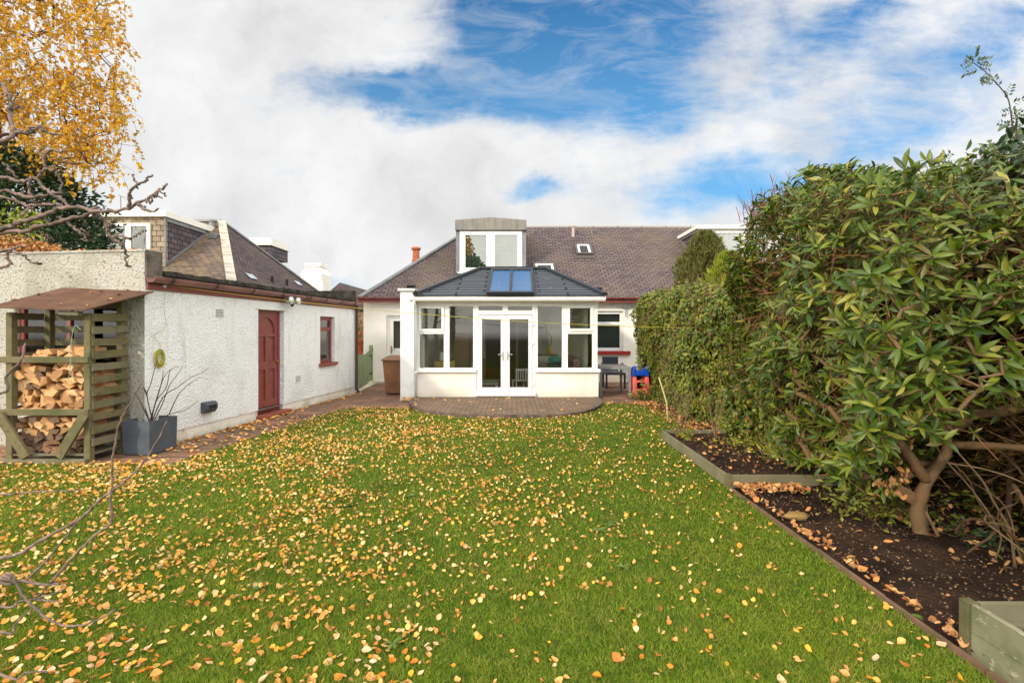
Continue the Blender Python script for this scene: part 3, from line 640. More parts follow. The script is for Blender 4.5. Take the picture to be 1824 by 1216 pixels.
# arched head
n = 14; cx = (s0 + s1) / 2; rw = (s1 - s0) / 2 - .09; top = 1.88
arc = [(cx + rw * math.cos(math.pi * k / n), DT - .003, 1.60 + .26 * math.sin(math.pi * k / n)) for k in range(n + 1)]
for k in range(n):
    x0, x1 = arc[k][0], arc[k+1][0]; d.add([(x0, DT-.013, arc[k][2]), (x1, DT-.013, arc[k+1][2]), (x1, DT-.013, top), (x0, DT-.013, top)], [(0,1,2,3)] if x0 < x1 else [(3,2,1,0)])
    d.add([(x0, DT-.013, arc[k][2]), (x1, DT-.013, arc[k+1][2]), (x1, DT+.012, arc[k+1][2]), (x0, DT+.012, arc[k][2])], [(0,1,2,3)])
door = d.build('door', M_red, gar)
MB(GM).lathe((s1 - .045, DT - .03, 1.02), [(.02, .02), (.012, .012), (.012, 0), (.028, -.012), (.026, -.03), (.01, -.036)], 12, 'y').build('handle', M_brass, door)
MB(GM).box(2.22, 3.17, -.012, .04, 2.0, 2.016).build('lintel_drip', M_plinth, gar)
# small window
wf = MB(GM); a, b, c, e = 4.42, 5.07, .88, 1.94
for q in ((a, a+.06, c, e), (b-.06, b, c, e), (a+.06, b-.06, e-.06, e), (a+.06, b-.06, c, c+.07), (a+.06, b-.06, 1.60, 1.67)): wf.box(q[0], q[1], .08, .15, q[2], q[3])
for q in ((a+.06, a+.09, 1.67, e-.06), (b-.09, b-.06, 1.67, e-.06), (a+.09, b-.09, 1.67, 1.70), (a+.09, b-.09, e-.09, e-.06)): wf.box(q[0], q[1], .07, .13, q[2], q[3])
win = wf.build('window', M_red, gar)
MB(GM).box(a+.06, b-.06, .10, .105, c+.07, e-.06).build('pane', G_dorm, win)
MB(GM).box(a - .02, b + .03, .22, .24, c, e).build('blind', M_curtain, win)
MB(GM).box(a - .06, b + .06, -.06, .10, .81, .88).build('window_sill', M_redstep, gar, bevel=.01)
for (sa, z, w_, h_) in ((1.36, 1.89, .17, .13), (3.56, .62, .17, .12)):
    v_ = MB(GM)
    for k in range(5): v_.box(sa - w_/2, sa + w_/2, -.012, .004, z - h_/2 + k*h_/5, z - h_/2 + k*h_/5 + h_/9)
    vo_ = v_.build('air_vent', mat('vent_white', srgb(214, 214, 210), .7, .2), gar); MB(GM).box(sa - w_/2 + .004, sa + w_/2 - .004, -.003, .004, z - h_/2, z + h_/2).build('opening', mat('vent_shadow_gap', srgb(120, 116, 108), .9, .1), vo_)
# dark interior box so the windows look into a room
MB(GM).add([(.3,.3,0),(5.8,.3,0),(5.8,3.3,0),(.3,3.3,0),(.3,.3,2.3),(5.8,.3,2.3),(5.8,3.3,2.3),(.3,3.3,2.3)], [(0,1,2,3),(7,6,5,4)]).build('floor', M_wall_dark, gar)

eb = thing('socket_box', tuple(gp(1.07, -.06, .42)), 'dark grey outdoor socket box fixed low on the white garage wall', 'electrical box')
e = MB(GM); e.prism([(0.96, 0, .34), (0.96, -.07, .34), (.96, -.115, .40), (.96, -.115, .47), (.96, -.08, .51), (.96, 0, .51)], (.23, 0, 0)); e.build('cover', M_elec, eb, bevel=.012)
e = MB(GM)
for k in range(7): e.box(1.0 + k * .022, 1.01 + k * .022, -.121, -.112, .41, .46)
e.build('grille', M_black, eb)
fl = thing('floodlight', tuple(gp(3.1, -.1, 2.2)), 'small twin security floodlight fixed to the maroon board above the garage door', 'security light')
MB(GM).box(2.98, 3.12, -.10, -.03, 2.18, 2.26).build('bracket', M_silver, fl, bevel=.01)
for (s_, a_) in ((2.98, 0), (3.22, .3)):
    l = MB(GM); l.lathe((s_, -.20, 2.20), [(.03, .10), (.05, .06), (.072, 0), (.078, -.03), (.072, -.032), (.0, -.02)], 18, 'y'); hd = l.build('lamp_head', M_silver, fl, smooth=True)
    MB(GM).lathe((s_, -.20, 2.20), [(.066, -.026), (.05, -.045), (.0, -.05)], 18, 'y').build('lens', mat('lamp_lens', srgb(226, 226, 216), .15, .6), hd, smooth=True)
MB(GM).lathe((3.10, -.16, 2.13), [(.0, -.05), (.03, -.03), (.036, 0), (.03, .03), (0, .04)], 12).build('motion_sensor', M_black, fl, smooth=True)
# coil of cord
cc = MB(GM)
for k in range(13):
    r_ = .066 + .011 * (k % 4); cc.tube([(.20 + r_ * math.cos(a_) * .75, -.025 - .006 * k % .03, 1.23 + r_ * 1.25 * math.sin(a_)) for a_ in np.linspace(0, 2 * math.pi, 20)], .005, 5)
cc.tube([tuple(x) for x in crm([(.28, -.04, 2.22), (.275, -.03, 1.9), (.30, -.03, 1.66), (.13, -.02, 1.55), (.22, -.02, 1.42), (.21, -.02, 1.3), (.24, -.02, 1.14), (.3, -.02, 1.1)], 5)], .003, 4)
tag(cc.build('cord_coil', M_yline), 'coil of yellow cord hanging on the corner of the garage wall', 'cord')
# washing line strung from the garage to the hedge
A = gp(.26, -.06, 2.24); Bp = at(1330, 584, 8.6); wl = []
for k in range(41):
    t = k / 40; p = A.lerp(Bp, t); p.z -= .62 * t * (1 - t) * 1.05; wl.append(p)
tag(MB().tube(wl, [.0014 + .0034 * min(1, k / 16) for k in range(41)], 5).build('washing_line', M_yline), 'thin yellow washing line stretched from the garage across to the hedge', 'washing line')
hk = MB(GM); hk.box(.24, .30, -.045, -.028, 2.21, 2.28); hk.tube([(.27, -.045, 2.24), (.27, -.075, 2.24), (.27, -.085, 2.26)], .006, 6)
tag(hk.build('line_hook', M_chrome), 'small metal line hook screwed to the maroon garage board', 'hook')

# ================================================================== MAIN HOUSE
hs = thing('house', (1.0, 17, 0), 'white rendered house with long purple slate roof and red gutter behind the conservatory', 'house')
HYW = 15.3; EZ = 2.66; RZ = 5.70; RY = 19.0; EY = 15.0; XL = -4.74; XR = 13.0; RL = -1.50
HM = Matrix.Translation((-4.70, HYW, 0))
HL = XR - .1 + 4.70
def hx(x): return x + 4.70
wall_cells(MB(HM), HL, .0, 2.62, [(hx(-3.98), hx(-3.0), .06, 2.1), (hx(-.95), hx(.75), .06, 2.12), (hx(2.62), hx(3.52), .98, 2.24)], 0.0).build('wall', M_wwall, hs)
MB().box(-4.72, -2.61, HYW - .02, HYW - .001, -.01, .16).build('plinth', M_plinth, hs)
MB().box(-4.70, -4.45, HYW + .25, 22.7, 0, 2.62).build('wall', M_wwall, hs)
MB().box(-4.70, 13, 22.7, 22.9, 0, 2.62).build('wall', M_wwall, hs)
# roof: front slope, left hip, back slope as slabs with thickness
rfm = MB()
P = dict(a=(XL, EY, EZ), b=(XR, EY, EZ), c=(XR, RY, RZ), d=(RL, RY, RZ), e=(XL, 23.0, EZ), f=(XR, 23.0, EZ))
rfm.sheet(P['a'], P['b'], P['c'], P['d']); rfm.sheet(P['e'], P['a'], P['d']); rfm.sheet(P['f'], P['e'], P['d'], P['c'])
rfm.sheet((XL, EY, EZ-.05), (XL, 23, EZ-.05), (XR, 23, EZ-.05), (XR, EY, EZ-.05))
rfm.sheet((XL, EY, EZ-.05), (XR, EY, EZ-.05), (XR, EY, EZ), (XL, EY, EZ)); rfm.sheet((XL, 23, EZ-.05), (XL, EY, EZ-.05), (XL, EY, EZ), (XL, 23, EZ))
roof = rfm.build('roof', M_slate, hs)
slope = (RZ - EZ) / (RY - EY)
def rz(y): return EZ + (y - EY) * slope
rd = MB(); 
for k in range(16):
    x0 = RL - .05 + k * .95; rd.tube([(x0, RY, RZ + .0), (x0 + .93, RY, RZ + .0)], .075, 10)
rd.build('ridge', mat('ridge_lead', srgb(158, 154, 152), .7, .3), hs)
hp = MB(); hp.bar((XL, EY, EZ + .01), (RL, RY, RZ + .01), .22, .05); hp.bar((XL, 23, EZ + .01), (RL, RY, RZ + .01), .22, .05)
hp.build('hip_flashing', M_lead, hs)
MB().box(XL - .02, XR, EY + .0, EY + .02, EZ - .17, EZ - .052).build('fascia_board', M_red, hs)
hg = MB(); half_gutter(hg, XL - .05, XR, EY - .06, EZ - .02, .055); hgo = hg.build('gutter', mat('red_gutter', srgb(122, 60, 50), .4, .5), hs)
for k in range(8):
    b = MB(); x0 = (-4.3, -3.3, -2.4, 2.6, 3.4, 4.3, 5.2, 6.0)[k]; half_gutter(b, x0, x0 + .05, EY - .06, EZ - .017, .063); b.build('bracket', M_down, hgo)
MB().box(XL + .02, XR, EY + .02, HYW, EZ - .09, EZ - .055).build('soffit', M_cream, hs)
# roof furniture
def on_roof(px, py):
    # intersection of the pixel ray with the front slope
    k = (HY - py) / F; D = (H - EZ + EY * slope) / (slope - k); p = at(px, py, D); return p
nr = Vector((0, -slope, 1)).normalized(); upv = Vector((0, 1, slope)).normalized()
def roof_frame(c):
    return Matrix(((1, upv.x, nr.x, c.x), (0, upv.y, nr.y, c.y), (0, upv.z, nr.z, c.z), (0, 0, 0, 1)))
def rooflight(c, w_, h_):
    Mx = roof_frame(c); m = MB(Mx)
    for q in ((-w_/2, w_/2, -h_/2, -h_/2+.09), (-w_/2, w_/2, h_/2-.09, h_/2), (-w_/2, -w_/2+.08, -h_/2+.09, h_/2-.09), (w_/2-.08, w_/2, -h_/2+.09, h_/2-.09)): m.box(q[0], q[1], q[2], q[3], .0, .09)
    m.box(-w_/2-.04, w_/2+.04, -h_/2-.2, -h_/2, .0, .02)
    fr_ = m.build('roof_window', mat('rooflight_frame', srgb(82, 74, 70), .5, .4), hs)
    MB(Mx).box(-w_/2+.08, w_/2-.08, -h_/2+.09, h_/2-.09, .045, .05).build('pane', G_roof, fr_)
    m = MB(Mx); m.box(-w_/2+.08, -w_/2+.15, -h_/2+.1, h_/2-.1, .051, .075).box(w_/2-.15, w_/2-.08, -h_/2+.1, h_/2-.1, .051, .075).box(-w_/2+.15, w_/2-.15, h_/2-.17, h_/2-.1, .051, .075).build('inner_frame', M_white, fr_)
    MB(Mx).box(-w_/2+.14, w_/2-.14, -h_/2+.1, h_/2-.15, .004, .008).build('blind', mat('blue_blind', srgb(96, 130, 164), .8, .1), fr_)
rooflight(on_roof(1039.5, 445.5), .60, .82)
rooflight(on_roof(970, 482), .76, .90)
for px, py in ((955, 413.5), (1059.5, 413.5), (732, 511), (1064, 515)):
    c = on_roof(px, py); Mx = roof_frame(c); m = MB(Mx); m.box(-.14, .14, -.12, .12, .0, .015); m.prism([(-.11, -.1, .015), (-.11, .09, .015), (-.11, .09, .03), (-.11, -.1, .11)], (.22, 0, 0)); m.build('roof_vent', M_lead if py < 500 else M_dark, hs)
c = on_roof(1021, 420); m = MB(); m.lathe(c, [(.06, -.05), (.055, .15), (.05, .34), (.075, .34), (.075, .38), (.0, .42)], 12); m.build('vent_pipe', mat('pipe_tan', srgb(178, 162, 150), .7, .3), hs)
# chimney pot beyond the hip
m = MB(); m.box(-4.1, -3.45, 18.7, 19.3, 3.0, 3.86); m.box(-4.14, -3.41, 18.66, 19.34, 3.86, 3.92); chs = m.build('chimney', M_wwall, hs)
MB().lathe((-3.77, 19, 4.37), [(.16, -.46), (.16, 0), (.15, .05), (.135, .08), (.13, .40), (.16, .42), (.185, .45), (.185, .50), (.15, .53), (.13, .53)], 18).build('chimney_pot', M_pot, chs, smooth=False)
# front dormer
DY = 16.16; dx0, dx1 = at(818, 0, DY).x, at(931, 0, DY).x; dz = lambda py: H + (HY - py) * DY / F
m = MB()
def cheek(x0, x1, ztop):
    yb = EY + (ztop - EZ) / slope; zf = rz(DY)
    mm = MB(); mm.prism([(x0, DY, zf - .05), (x0, DY, ztop), (x0, yb, ztop)], (x1 - x0, 0, 0)); return mm
cheek(dx0 - .11, dx0 + .02, dz(411)).build('dormer_cheek', M_lead, hs); cheek(dx1 - .02, dx1 + .11, dz(411)).build('dormer_cheek', M_lead, hs)
x0, x1 = at(811.5, 0, DY).x, at(937.5, 0, DY).x; z0, z1, z2 = dz(411), dz(393), dz(388)
m = MB(); m.prism([(x0, DY - .12, z0), (x1, DY - .12, z0), (x1, DY - .12, z1), ((x0 + x1) / 2, DY - .12, z2), (x0, DY - .12, z1)], (0, 2.9, 0)); m.build('dormer_roof', M_zinc, hs, bevel=.01)
zb = dz(485); zt = dz(412); m = MB(); mu = at(874, 0, DY).x; a0, a1 = dx0 + .02, dx1 - .02
Yf = DY - .04
for q in ((a0, a0+.14, zb, zt), (a1-.10, a1, zb, zt), (mu-.09, mu+.09, zb+.1, zt-.08), (a0+.14, a1-.10, zt-.08, zt), (a0+.14, a1-.10, zb, zb+.10)): m.box(q[0], q[1], Yf, Yf+.1, q[2], q[3])
m.box(a0 - .06, a1 + .06, Yf - .08, Yf + .02, zb - .05, zb - .002)
dwn = m.build('dormer_window', M_upvc, hs)
for q in ((a0+.14, mu-.09), (mu+.09, a1-.10)):
    m = MB(); 
    for r_ in ((q[0]+.01, q[0]+.05, zb+.11, zt-.09), (q[1]-.05, q[1]-.01, zb+.11, zt-.09), (q[0]+.05, q[1]-.05, zt-.13, zt-.09), (q[0]+.05, q[1]-.05, zb+.11, zb+.15)): m.box(r_[0], r_[1], Yf-.012, Yf-.001, r_[2], r_[3])
    m.build('casement', M_upvc, dwn)
    MB().box(q[0], q[1], Yf+.03, Yf+.036, zb+.1, zt-.08).build('pane', G_dorm, dwn)
m = MB(); m.box(a0+.1, a1-.1, Yf+.20, Yf+.22, zb, zt); m.build('curtain', M_curtain, dwn)
MB().box(a0+.15, a1-.15, Yf+.14, Yf+.16, (zb+zt)/2+.09, (zb+zt)/2+.12).build('sash_bar', M_white, dwn)
MB().box(dx0 - .02, dx1 + .02, Yf+.3, Yf+.32, rz(DY) - .3, dz(411)).build('room_wall', M_wall_in, hs)
# right dormer of the neighbour half
DY2 = 16.5; q0 = at(1243, 0, DY2).x; z0 = H + (HY - 449) * DY2 / F; z1 = H + (HY - 409) * DY2 / F
m = MB(); yb = EY + (z1 - EZ) / slope; m.prism([(q0, DY2, rz(DY2)), (q0, DY2, z1), (q0, yb, z1)], (.1, 0, 0)); m.build('dormer_cheek', M_slate_hang, hs)
m = MB(); m.box(q0 - .1, q0 + 3.6, DY2 - .15, yb + .1, z1, z1 + .12); m.build('dormer_roof', M_cream, hs, bevel=.01)
m = MB(); m.bar((q0 - .03, DY2, z1 - .02), (q0 - .03, yb - .05, z1 - .02), .03, .12); m.bar((q0 - .02, DY2 - .05, rz(DY2) + .02), (q0 - .02, yb, z1 - .0), .06, .05); m.build('dormer_flashing', M_lead, hs)
m = MB(); zb2 = rz(DY2) + .05; X = q0
for q in ((X, X+.55, zb2, z1), (X+1.5, X+1.6, zb2+.1, z1-.1), (X+2.4, X+3.4, zb2, z1), (X+.55, X+2.4, z1-.12, z1), (X+.55, X+2.4, zb2, zb2+.1)): m.box(q[0], q[1], DY2 - .03, DY2 + .08, q[2], q[3])
d2 = m.build('dormer_window', M_upvc, hs); MB().box(X+.55, X+2.4, DY2+.02, DY2+.026, zb2+.1, z1-.12).build('pane', G_dorm, d2); MB().box(X+.5, X+2.45, DY2+.2, DY2+.21, zb2, z1).build('curtain', M_curtain, d2)
# back door (partly behind the pillar)
m = MB(); X0, X1 = -3.98, -3.0; Yd = HYW + .10
for q in ((X0, X0+.07, .06, 2.1), (X1-.07, X1, .06, 2.1), (X0+.07, X1-.07, 2.03, 2.1)): m.box(q[0], q[1], Yd-.03, Yd+.06, q[2], q[3])
m.build('door_frame', M_upvc, hs)
m = MB(); a0, a1 = X0+.07, X1-.07
for q in ((a0, a0+.13, .08, 2.03), (a1-.13, a1, .08, 2.03), (a0+.13, a1-.13, 1.93, 2.03), (a0+.13, a1-.13, .08, .98), (a0+.13, a1-.13, .98, 1.06)): m.box(q[0], q[1], Yd, Yd+.05, q[2], q[3])
bd = m.build('back_door', M_upvc, hs); MB().box(a0+.13, a1-.13, Yd+.02, Yd+.026, 1.06, 1.93).build('pane', G_pane, bd)
m = MB(); m.box(a0+.045, a0+.085, Yd-.012, Yd-.001, .9, 1.14); m.bar((a0+.065, Yd-.04, 1.03), (a0+.19, Yd-.04, 1.03), .018, .018); m.bar((a0+.065, Yd-.04, 1.03), (a0+.065, Yd, 1.03), .018, .018); m.build('handle', M_brass, bd)
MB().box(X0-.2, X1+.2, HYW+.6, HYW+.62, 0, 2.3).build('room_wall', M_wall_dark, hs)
MB().box(-4.5, -2.7, HYW-.32, HYW-.021, -.01, .06).build('doorstep', M_plinth, hs, bevel=.01)
# kitchen window right
m = MB(); X0, X1, Z0, Z1 = 2.62, 3.52, .98, 2.24; Yw = HYW + .08
for q in ((X0, X0+.09, Z0, Z1), (X1-.09, X1, Z0, Z1), (X0+.09, X1-.09, Z1-.09, Z1), (X0+.09, X1-.09, Z0, Z0+.1), (X0+.09, X1-.09, 1.80, 1.90)): m.box(q[0], q[1], Yw, Yw+.07, q[2], q[3])
kw = m.build('window', M_upvc, hs); MB().box(X0+.09, X1-.09, Yw+.03, Yw+.036, Z0+.1, Z1-.09).build('pane', G_pane, kw)
MB().box(X0-.05, X1+.05, HYW+.26, HYW+.28, Z0-.05, Z1+.05).build('blind', mat('dim_blind', srgb(104, 108, 104), .9, .1), kw)
MB().box(X0-.1, X1+.22, HYW-.08, HYW+.1, .86, .98).build('window_sill', mat('red_sill', srgb(150, 44, 36), .5, .4), hs, bevel=.012)
m = MB(); m.box(3.45, 3.75, HYW-.02, HYW-.002, .16, .5)
for k in range(9): m.box(3.46+k*.032, 3.475+k*.032, HYW-.035, HYW-.021, .17, .49)
m.build('air_grille', mat('vent_white', srgb(214,214,210)), hs)
m = MB(); px_ = at(1114, 560, HYW - .05); m.bar((px_.x - .12, HYW-.1, 2.38), (px_.x + .1, HYW-.1, 2.38), .05, .05); m.tube([(px_.x, HYW-.1, 2.37), (px_.x, HYW-.1, 2.06)], .018, 6); m.bar((px_.x, HYW-.1, 2.36), (px_.x, HYW, 2.36), .03, .03)
m.tube([tuple(q) for q in crm([(px_.x + .2, HYW - .03, 2.4), (px_.x + .26, HYW - .03, 2.3), (px_.x + .27, HYW - .03, 1.9)], 4)], .012, 6)
tag(m.build('wall_bracket', M_lead), 'small metal bracket and pipe high on the white wall beside the ivy', 'bracket')
# interior of the house behind the conservatory opening
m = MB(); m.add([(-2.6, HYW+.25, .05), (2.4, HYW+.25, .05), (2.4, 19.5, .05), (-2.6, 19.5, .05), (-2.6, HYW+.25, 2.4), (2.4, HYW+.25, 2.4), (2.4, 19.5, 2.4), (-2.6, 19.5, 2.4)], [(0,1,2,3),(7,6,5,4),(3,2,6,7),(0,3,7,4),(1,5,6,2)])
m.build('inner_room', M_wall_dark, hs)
m = MB()
for q in ((-.95, -.83, .06, 2.12), (.63, .75, .06, 2.12), (-.83, .63, 2.02, 2.12), (.12, .2, .06, 2.02)): m.box(q[0], q[1], HYW-.03, HYW+.3, q[2], q[3])
m.build('inner_door_frame', M_wood_in, hs)

# ================================================================== CONSERVATORY
CY = 11.4; CXL = at(737.5, 0, CY).x; CXR = at(1066, 0, CY).x
def cx(px): return (px - PX0) * CY / F
def cz(py): return H + (HY - py) * CY / F
con = thing('conservatory', (0, 13.3, 0), 'white conservatory with french doors and a charcoal tiled hipped roof with two blue roof lights', 'conservatory')
SILL = cz(663)
DX0, DX1 = cx(847.5), cx(953.5)
m = MB(); m.box(CXL, DX0, CY, CY + .26, -.02, SILL); m.box(DX1, CXR, CY, CY + .26, -.02, SILL); m.box(DX0, DX1, CY + .0, CY + .26, -.02, .06)
m.box(CXR - .26, CXR, CY + .26, HYW - .002, -.02, SILL); m.build('dwarf_wall', M_wwall, con)
m = MB(); m.box(CXL, CXL + .2, CY + .26, HYW - .002, -.02, 2.3); m.build('side_wall', M_wall_in, con)
FT = cz(541)
def frame_cells(x0, x1, z0, z1, px_list):
    pass
def window(px0, px1, py0, py1, glass_rects, casement=None, m_=M_upvc, dep=.07):
    """frame box px0..px1 x py0..py1 with rectangular openings, each with its pane"""
    y0 = CY + .05; xs = sorted({px0, px1, *[g[0] for g in glass_rects], *[g[1] for g in glass_rects]}); ys = sorted({py0, py1, *[g[2] for g in glass_rects], *[g[3] for g in glass_rects]})
    m = MB()
    for i in range(len(xs) - 1):
        for j in range(len(ys) - 1):
            a, b = (xs[i] + xs[i+1]) / 2, (ys[j] + ys[j+1]) / 2
            if any(g[0] < a < g[1] and g[2] < b < g[3] for g in glass_rects): continue
            m.box(cx(xs[i]), cx(xs[i+1]), y0, y0 + dep, cz(ys[j+1]), cz(ys[j]))
    if casement:
        a, b, c, d = casement; g = glass_rects[0]
        for q in ((a, g[0], c, d), (g[1], b, c, d), (g[0], g[1], c, g[2]), (g[0], g[1], g[3], d)): m.box(cx(q[0]), cx(q[1]), y0 - .03, y0 - .001, cz(q[3]), cz(q[2]))
    o = m.build('window', m_, con)
    for g in glass_rects: MB().box(cx(g[0]), cx(g[1]), y0 + .035, y0 + .041, cz(g[3]), cz(g[2])).build('pane', G_pane, o)
    return o
window(741.5, 795, 541, 657, [(749.5, 786, 549, 585.5), (746.8, 790, 594.5, 655.3)], (745.5, 790.8, 545.5, 589.5))
window(795, 847.5, 541, 657, [(800, 842.4, 545, 655.3)])
window(953.5, 1006, 541, 657, [(958, 1001.3, 545, 655.3)])
window(1006, 1065, 541, 657, [(1015.3, 1052.2, 548.5, 585), (1011.7, 1055.5, 594.5, 655.3)], (1011, 1057.3, 545, 589.5))
m = MB(); m.box(cx(736), cx(848), CY - .07, CY + .12, cz(662.5), cz(657)); m.build('window_sill', M_upvc, con, bevel=.006)
m = MB(); m.box(cx(952.5), cx(1069), CY - .07, CY + .12, cz(662.5), cz(657)); m.build('window_sill', M_upvc, con, bevel=.006)
# door set
m = MB(); y0 = CY + .04; y1 = CY + .12
gl_ = [(852, 895, 544.8, 552.6), (904.8, 948, 544.8, 552.6), (851.5, 948.7, 560, 697.5)]
xs = sorted({847.5, 953.5, *[g[0] for g in gl_], *[g[1] for g in gl_]}); ys = sorted({541, 699, *[g[2] for g in gl_], *[g[3] for g in gl_]})
for i in range(len(xs) - 1):
    for j in range(len(ys) - 1):
        a, b = (xs[i] + xs[i+1]) / 2, (ys[j] + ys[j+1]) / 2
        if any(g[0] < a < g[1] and g[2] < b < g[3] for g in gl_): continue
        m.box(cx(xs[i]), cx(xs[i+1]), y0, y1, cz(ys[j+1]), cz(ys[j]))
m.box(cx(847), cx(954), CY - .06, y1, cz(704.5), cz(699.2)); dfr = m.build('door_frame', M_upvc, con)
for g in gl_[:2]: MB().box(cx(g[0]), cx(g[1]), y0 + .03, y0 + .036, cz(g[3]), cz(g[2])).build('pane', G_pane, dfr)
for side, (l0, l1, g0, g1) in enumerate(((851.7, 899.8, 858.5, 892), (900.2, 948.5, 907.8, 941.2))):
    m = MB(); yd = CY + .015
    for q in ((l0, g0, 561, 697), (g1, l1, 561, 697), (g0, g1, 561, 568.3), (g0, g1, 690, 697)): m.box(cx(q[0]), cx(q[1]), yd, yd + .06, cz(q[3]), cz(q[2]))
    m.box(cx(g0) - .012, cx(g0), yd - .004, yd, cz(690), cz(568.3)).box(cx(g1), cx(g1) + .012, yd - .004, yd, cz(690), cz(568.3))
    d = m.build('french_door', M_upvc, con, bevel=.003)
    MB().box(cx(g0), cx(g1), yd + .03, yd + .036, cz(690), cz(568.3)).build('pane', G_pane, d)
    hxp = 895.8 if side == 0 else 904.2; sg = -1 if side == 0 else 1
    m = MB(); m.box(cx(hxp) - .016, cx(hxp) + .016, yd - .012, yd - .001, cz(641), cz(625.5)); m.bar((cx(hxp), yd - .05, cz(631)), (cx(hxp) + sg * .11, yd - .05, cz(631)), .02, .02); m.bar((cx(hxp), yd - .05, cz(631)), (cx(hxp), yd, cz(631)), .02, .02)
    m.build('handle', M_chrome, d)
    for py in (578, 611, 652, 684):
        hp_ = 851.2 if side == 0 else 949; MB().box(cx(hp_) - .03, cx(hp_) + .03, yd - .018, yd - .001, cz(py + 1.6), cz(py - 1.6)).build('hinge', M_white, d)
# side frames on the right return (windows with blinds)
m = MB(); xr0, xr1 = CXR - .12, CXR - .05
for yv in (CY + .13, CY + 1.3, CY + 2.5, HYW - .12): m.box(xr0, xr1, yv, yv + .09, SILL, FT - .07)
m.box(xr0, xr1, CY + .13, HYW - .03, FT - .07, FT + .01); m.box(xr0, xr1 + .06, CY + .13, HYW - .03, SILL, SILL + .06)
sw_ = m.build('side_window', M_upvc, con); MB().box(xr0 + .03, xr0 + .036, CY + .2, HYW - .1, SILL + .06, FT - .07).build('pane', G_pane, sw_)
m = MB()
for k in range(30):
    y_ = CY + .35 + k * .12; m.bar((CXR - .24, y_, SILL + .08), (CXR - .24, y_, FT - .06), .09, .004, up=(.5, 1, 0))
m.build('vertical_blind', M_blind, con)
# head, fascia, gutter
m = MB(); m.box(cx(739), cx(1066), CY + .02, CY + .14, cz(541), cz(535.5)); m.box(CXR - .14, CXR - .02, CY + .14, HYW, FT, FT + .06); m.build('head_beam', M_cream, con)
RF = 2.45   # eave height of the roof
m = MB(); m.box(cx(733), cx(1070), CY - .16, CY - .14, cz(533), cz(525.5)); m.box(cx(733), cx(1070), CY - .14, CY + .3, cz(535.5), cz(533.8)); m.box(cx(1070), cx(1070) + .02, CY - .16, HYW, cz(533), cz(525.5)); m.build('fascia_board', M_cream, con)
m = MB()
sq = [(CY-.165, cz(537)), (CY-.25, cz(537)), (CY-.275, cz(534)), (CY-.275, cz(530.5)), (CY-.262, cz(530.5)), (CY-.262, cz(533.5)), (CY-.165, cz(533.5))]
m.prism([(cx(733), y_, z_) for y_, z_ in sq], (cx(1075) - cx(733), 0, 0)); m.build('gutter', M_cream, con)
m = MB(); xd = cx(740.8); m.tube([(xd, CY-.22, cz(536)), (xd, CY-.2, cz(541)), (xd, CY-.06, cz(547)), (xd, CY-.05, cz(552)), (xd, CY-.05, .07)], .036, 10); m.tube([(xd, CY-.05, .66), (xd, CY-.05, .6)], .045, 10); m.build('downpipe', M_upvc, con, smooth=True)
# roof
e0, e1 = cx(742), cx(1073); yf = CY - .22; rzc = 3.33; yr = 13.4; r0, r1 = (856 - PX0) * yr / F, (971 - PX0) * yr / F; ez = cz(526.2); yb = HYW + .05
m = MB(); m.sheet((e0, yf, ez), (e1, yf, ez), (r1, yr, rzc), (r0, yr, rzc)); m.sheet((e0, yb + .3, ez), (e0, yf, ez), (r0, yr, rzc)); m.sheet((e1, yf, ez), (e1, yb + .3, ez), (r1, yr, rzc)); m.sheet((e0, yb + .3, ez), (r0, yr, rzc), (r1, yr, rzc), (e1, yb + .3, ez))
m.sheet((e0, yf, ez - .03), (e0, yb + .3, ez - .03), (e1, yb + .3, ez - .03), (e1, yf, ez - .03)); m.sheet((e0, yf, ez - .03), (e1, yf, ez - .03), (e1, yf, ez), (e0, yf, ez)); m.sheet((e1, yf, ez - .03), (e1, yb + .3, ez - .03), (e1, yb + .3, ez), (e1, yf, ez))
croof = m.build('roof', M_croof, con)
m = MB(); m.bar((e0 - .02, yf, ez + .02), (r0, yr, rzc + .03), .14, .06); m.bar((e1 + .02, yf, ez + .02), (r1, yr, rzc + .03), .14, .06); m.bar((r0, yr, rzc + .03), (r1, yr, rzc + .03), .16, .06); m.build('hip_trim', M_dark, croof)
m = MB(); m.box(CXL + .2, CXR - .26, CY + .14, HYW, FT + .06, FT + .08); m.build('ceiling', M_wall_in, con)
cs = (rzc - ez) / (yr - yf)
def on_croof(px, py):
    k = (HY - py) / F; D = (H - ez + yf * cs) / (cs - k); return at(px, py, D)
nc = Vector((0, -cs, 1)).normalized()
a, b, c, d = on_croof(866.5, 527), on_croof(951.5, 527), on_croof(948.5, 483), on_croof(875.5, 483)
m = MB()
def lift(p, h): return tuple(Vector(p) + nc * h)
def slab(m, q, h0, h1):
    vs = [lift(p, h0) for p in q] + [lift(p, h1) for p in q]; m.add(vs, [(0,3,2,1),(4,5,6,7),(0,1,5,4),(1,2,6,5),(2,3,7,6),(3,0,4,7)])
def qp(u_, v_): return a.lerp(b, u_).lerp(d.lerp(c, u_), v_)
for q in ((0, 1, 0, .045), (0, 1, .93, 1), (0, .05, .045, .93), (.95, 1, .045, .93), (.475, .525, .045, .93)): slab(m, [qp(q[0], q[2]), qp(q[1], q[2]), qp(q[1], q[3]), qp(q[0], q[3])], .01, .09)
rl = m.build('roof_light', M_dark, con)
for q in ((.05, .475), (.525, .95)):
    m = MB(); slab(m, [qp(q[0], .045), qp(q[1], .045), qp(q[1], .93), qp(q[0], .93)], .05, .06); m.build('pane', mat('solar_blue_glass', srgb(52, 90, 132), .12, .6), rl)
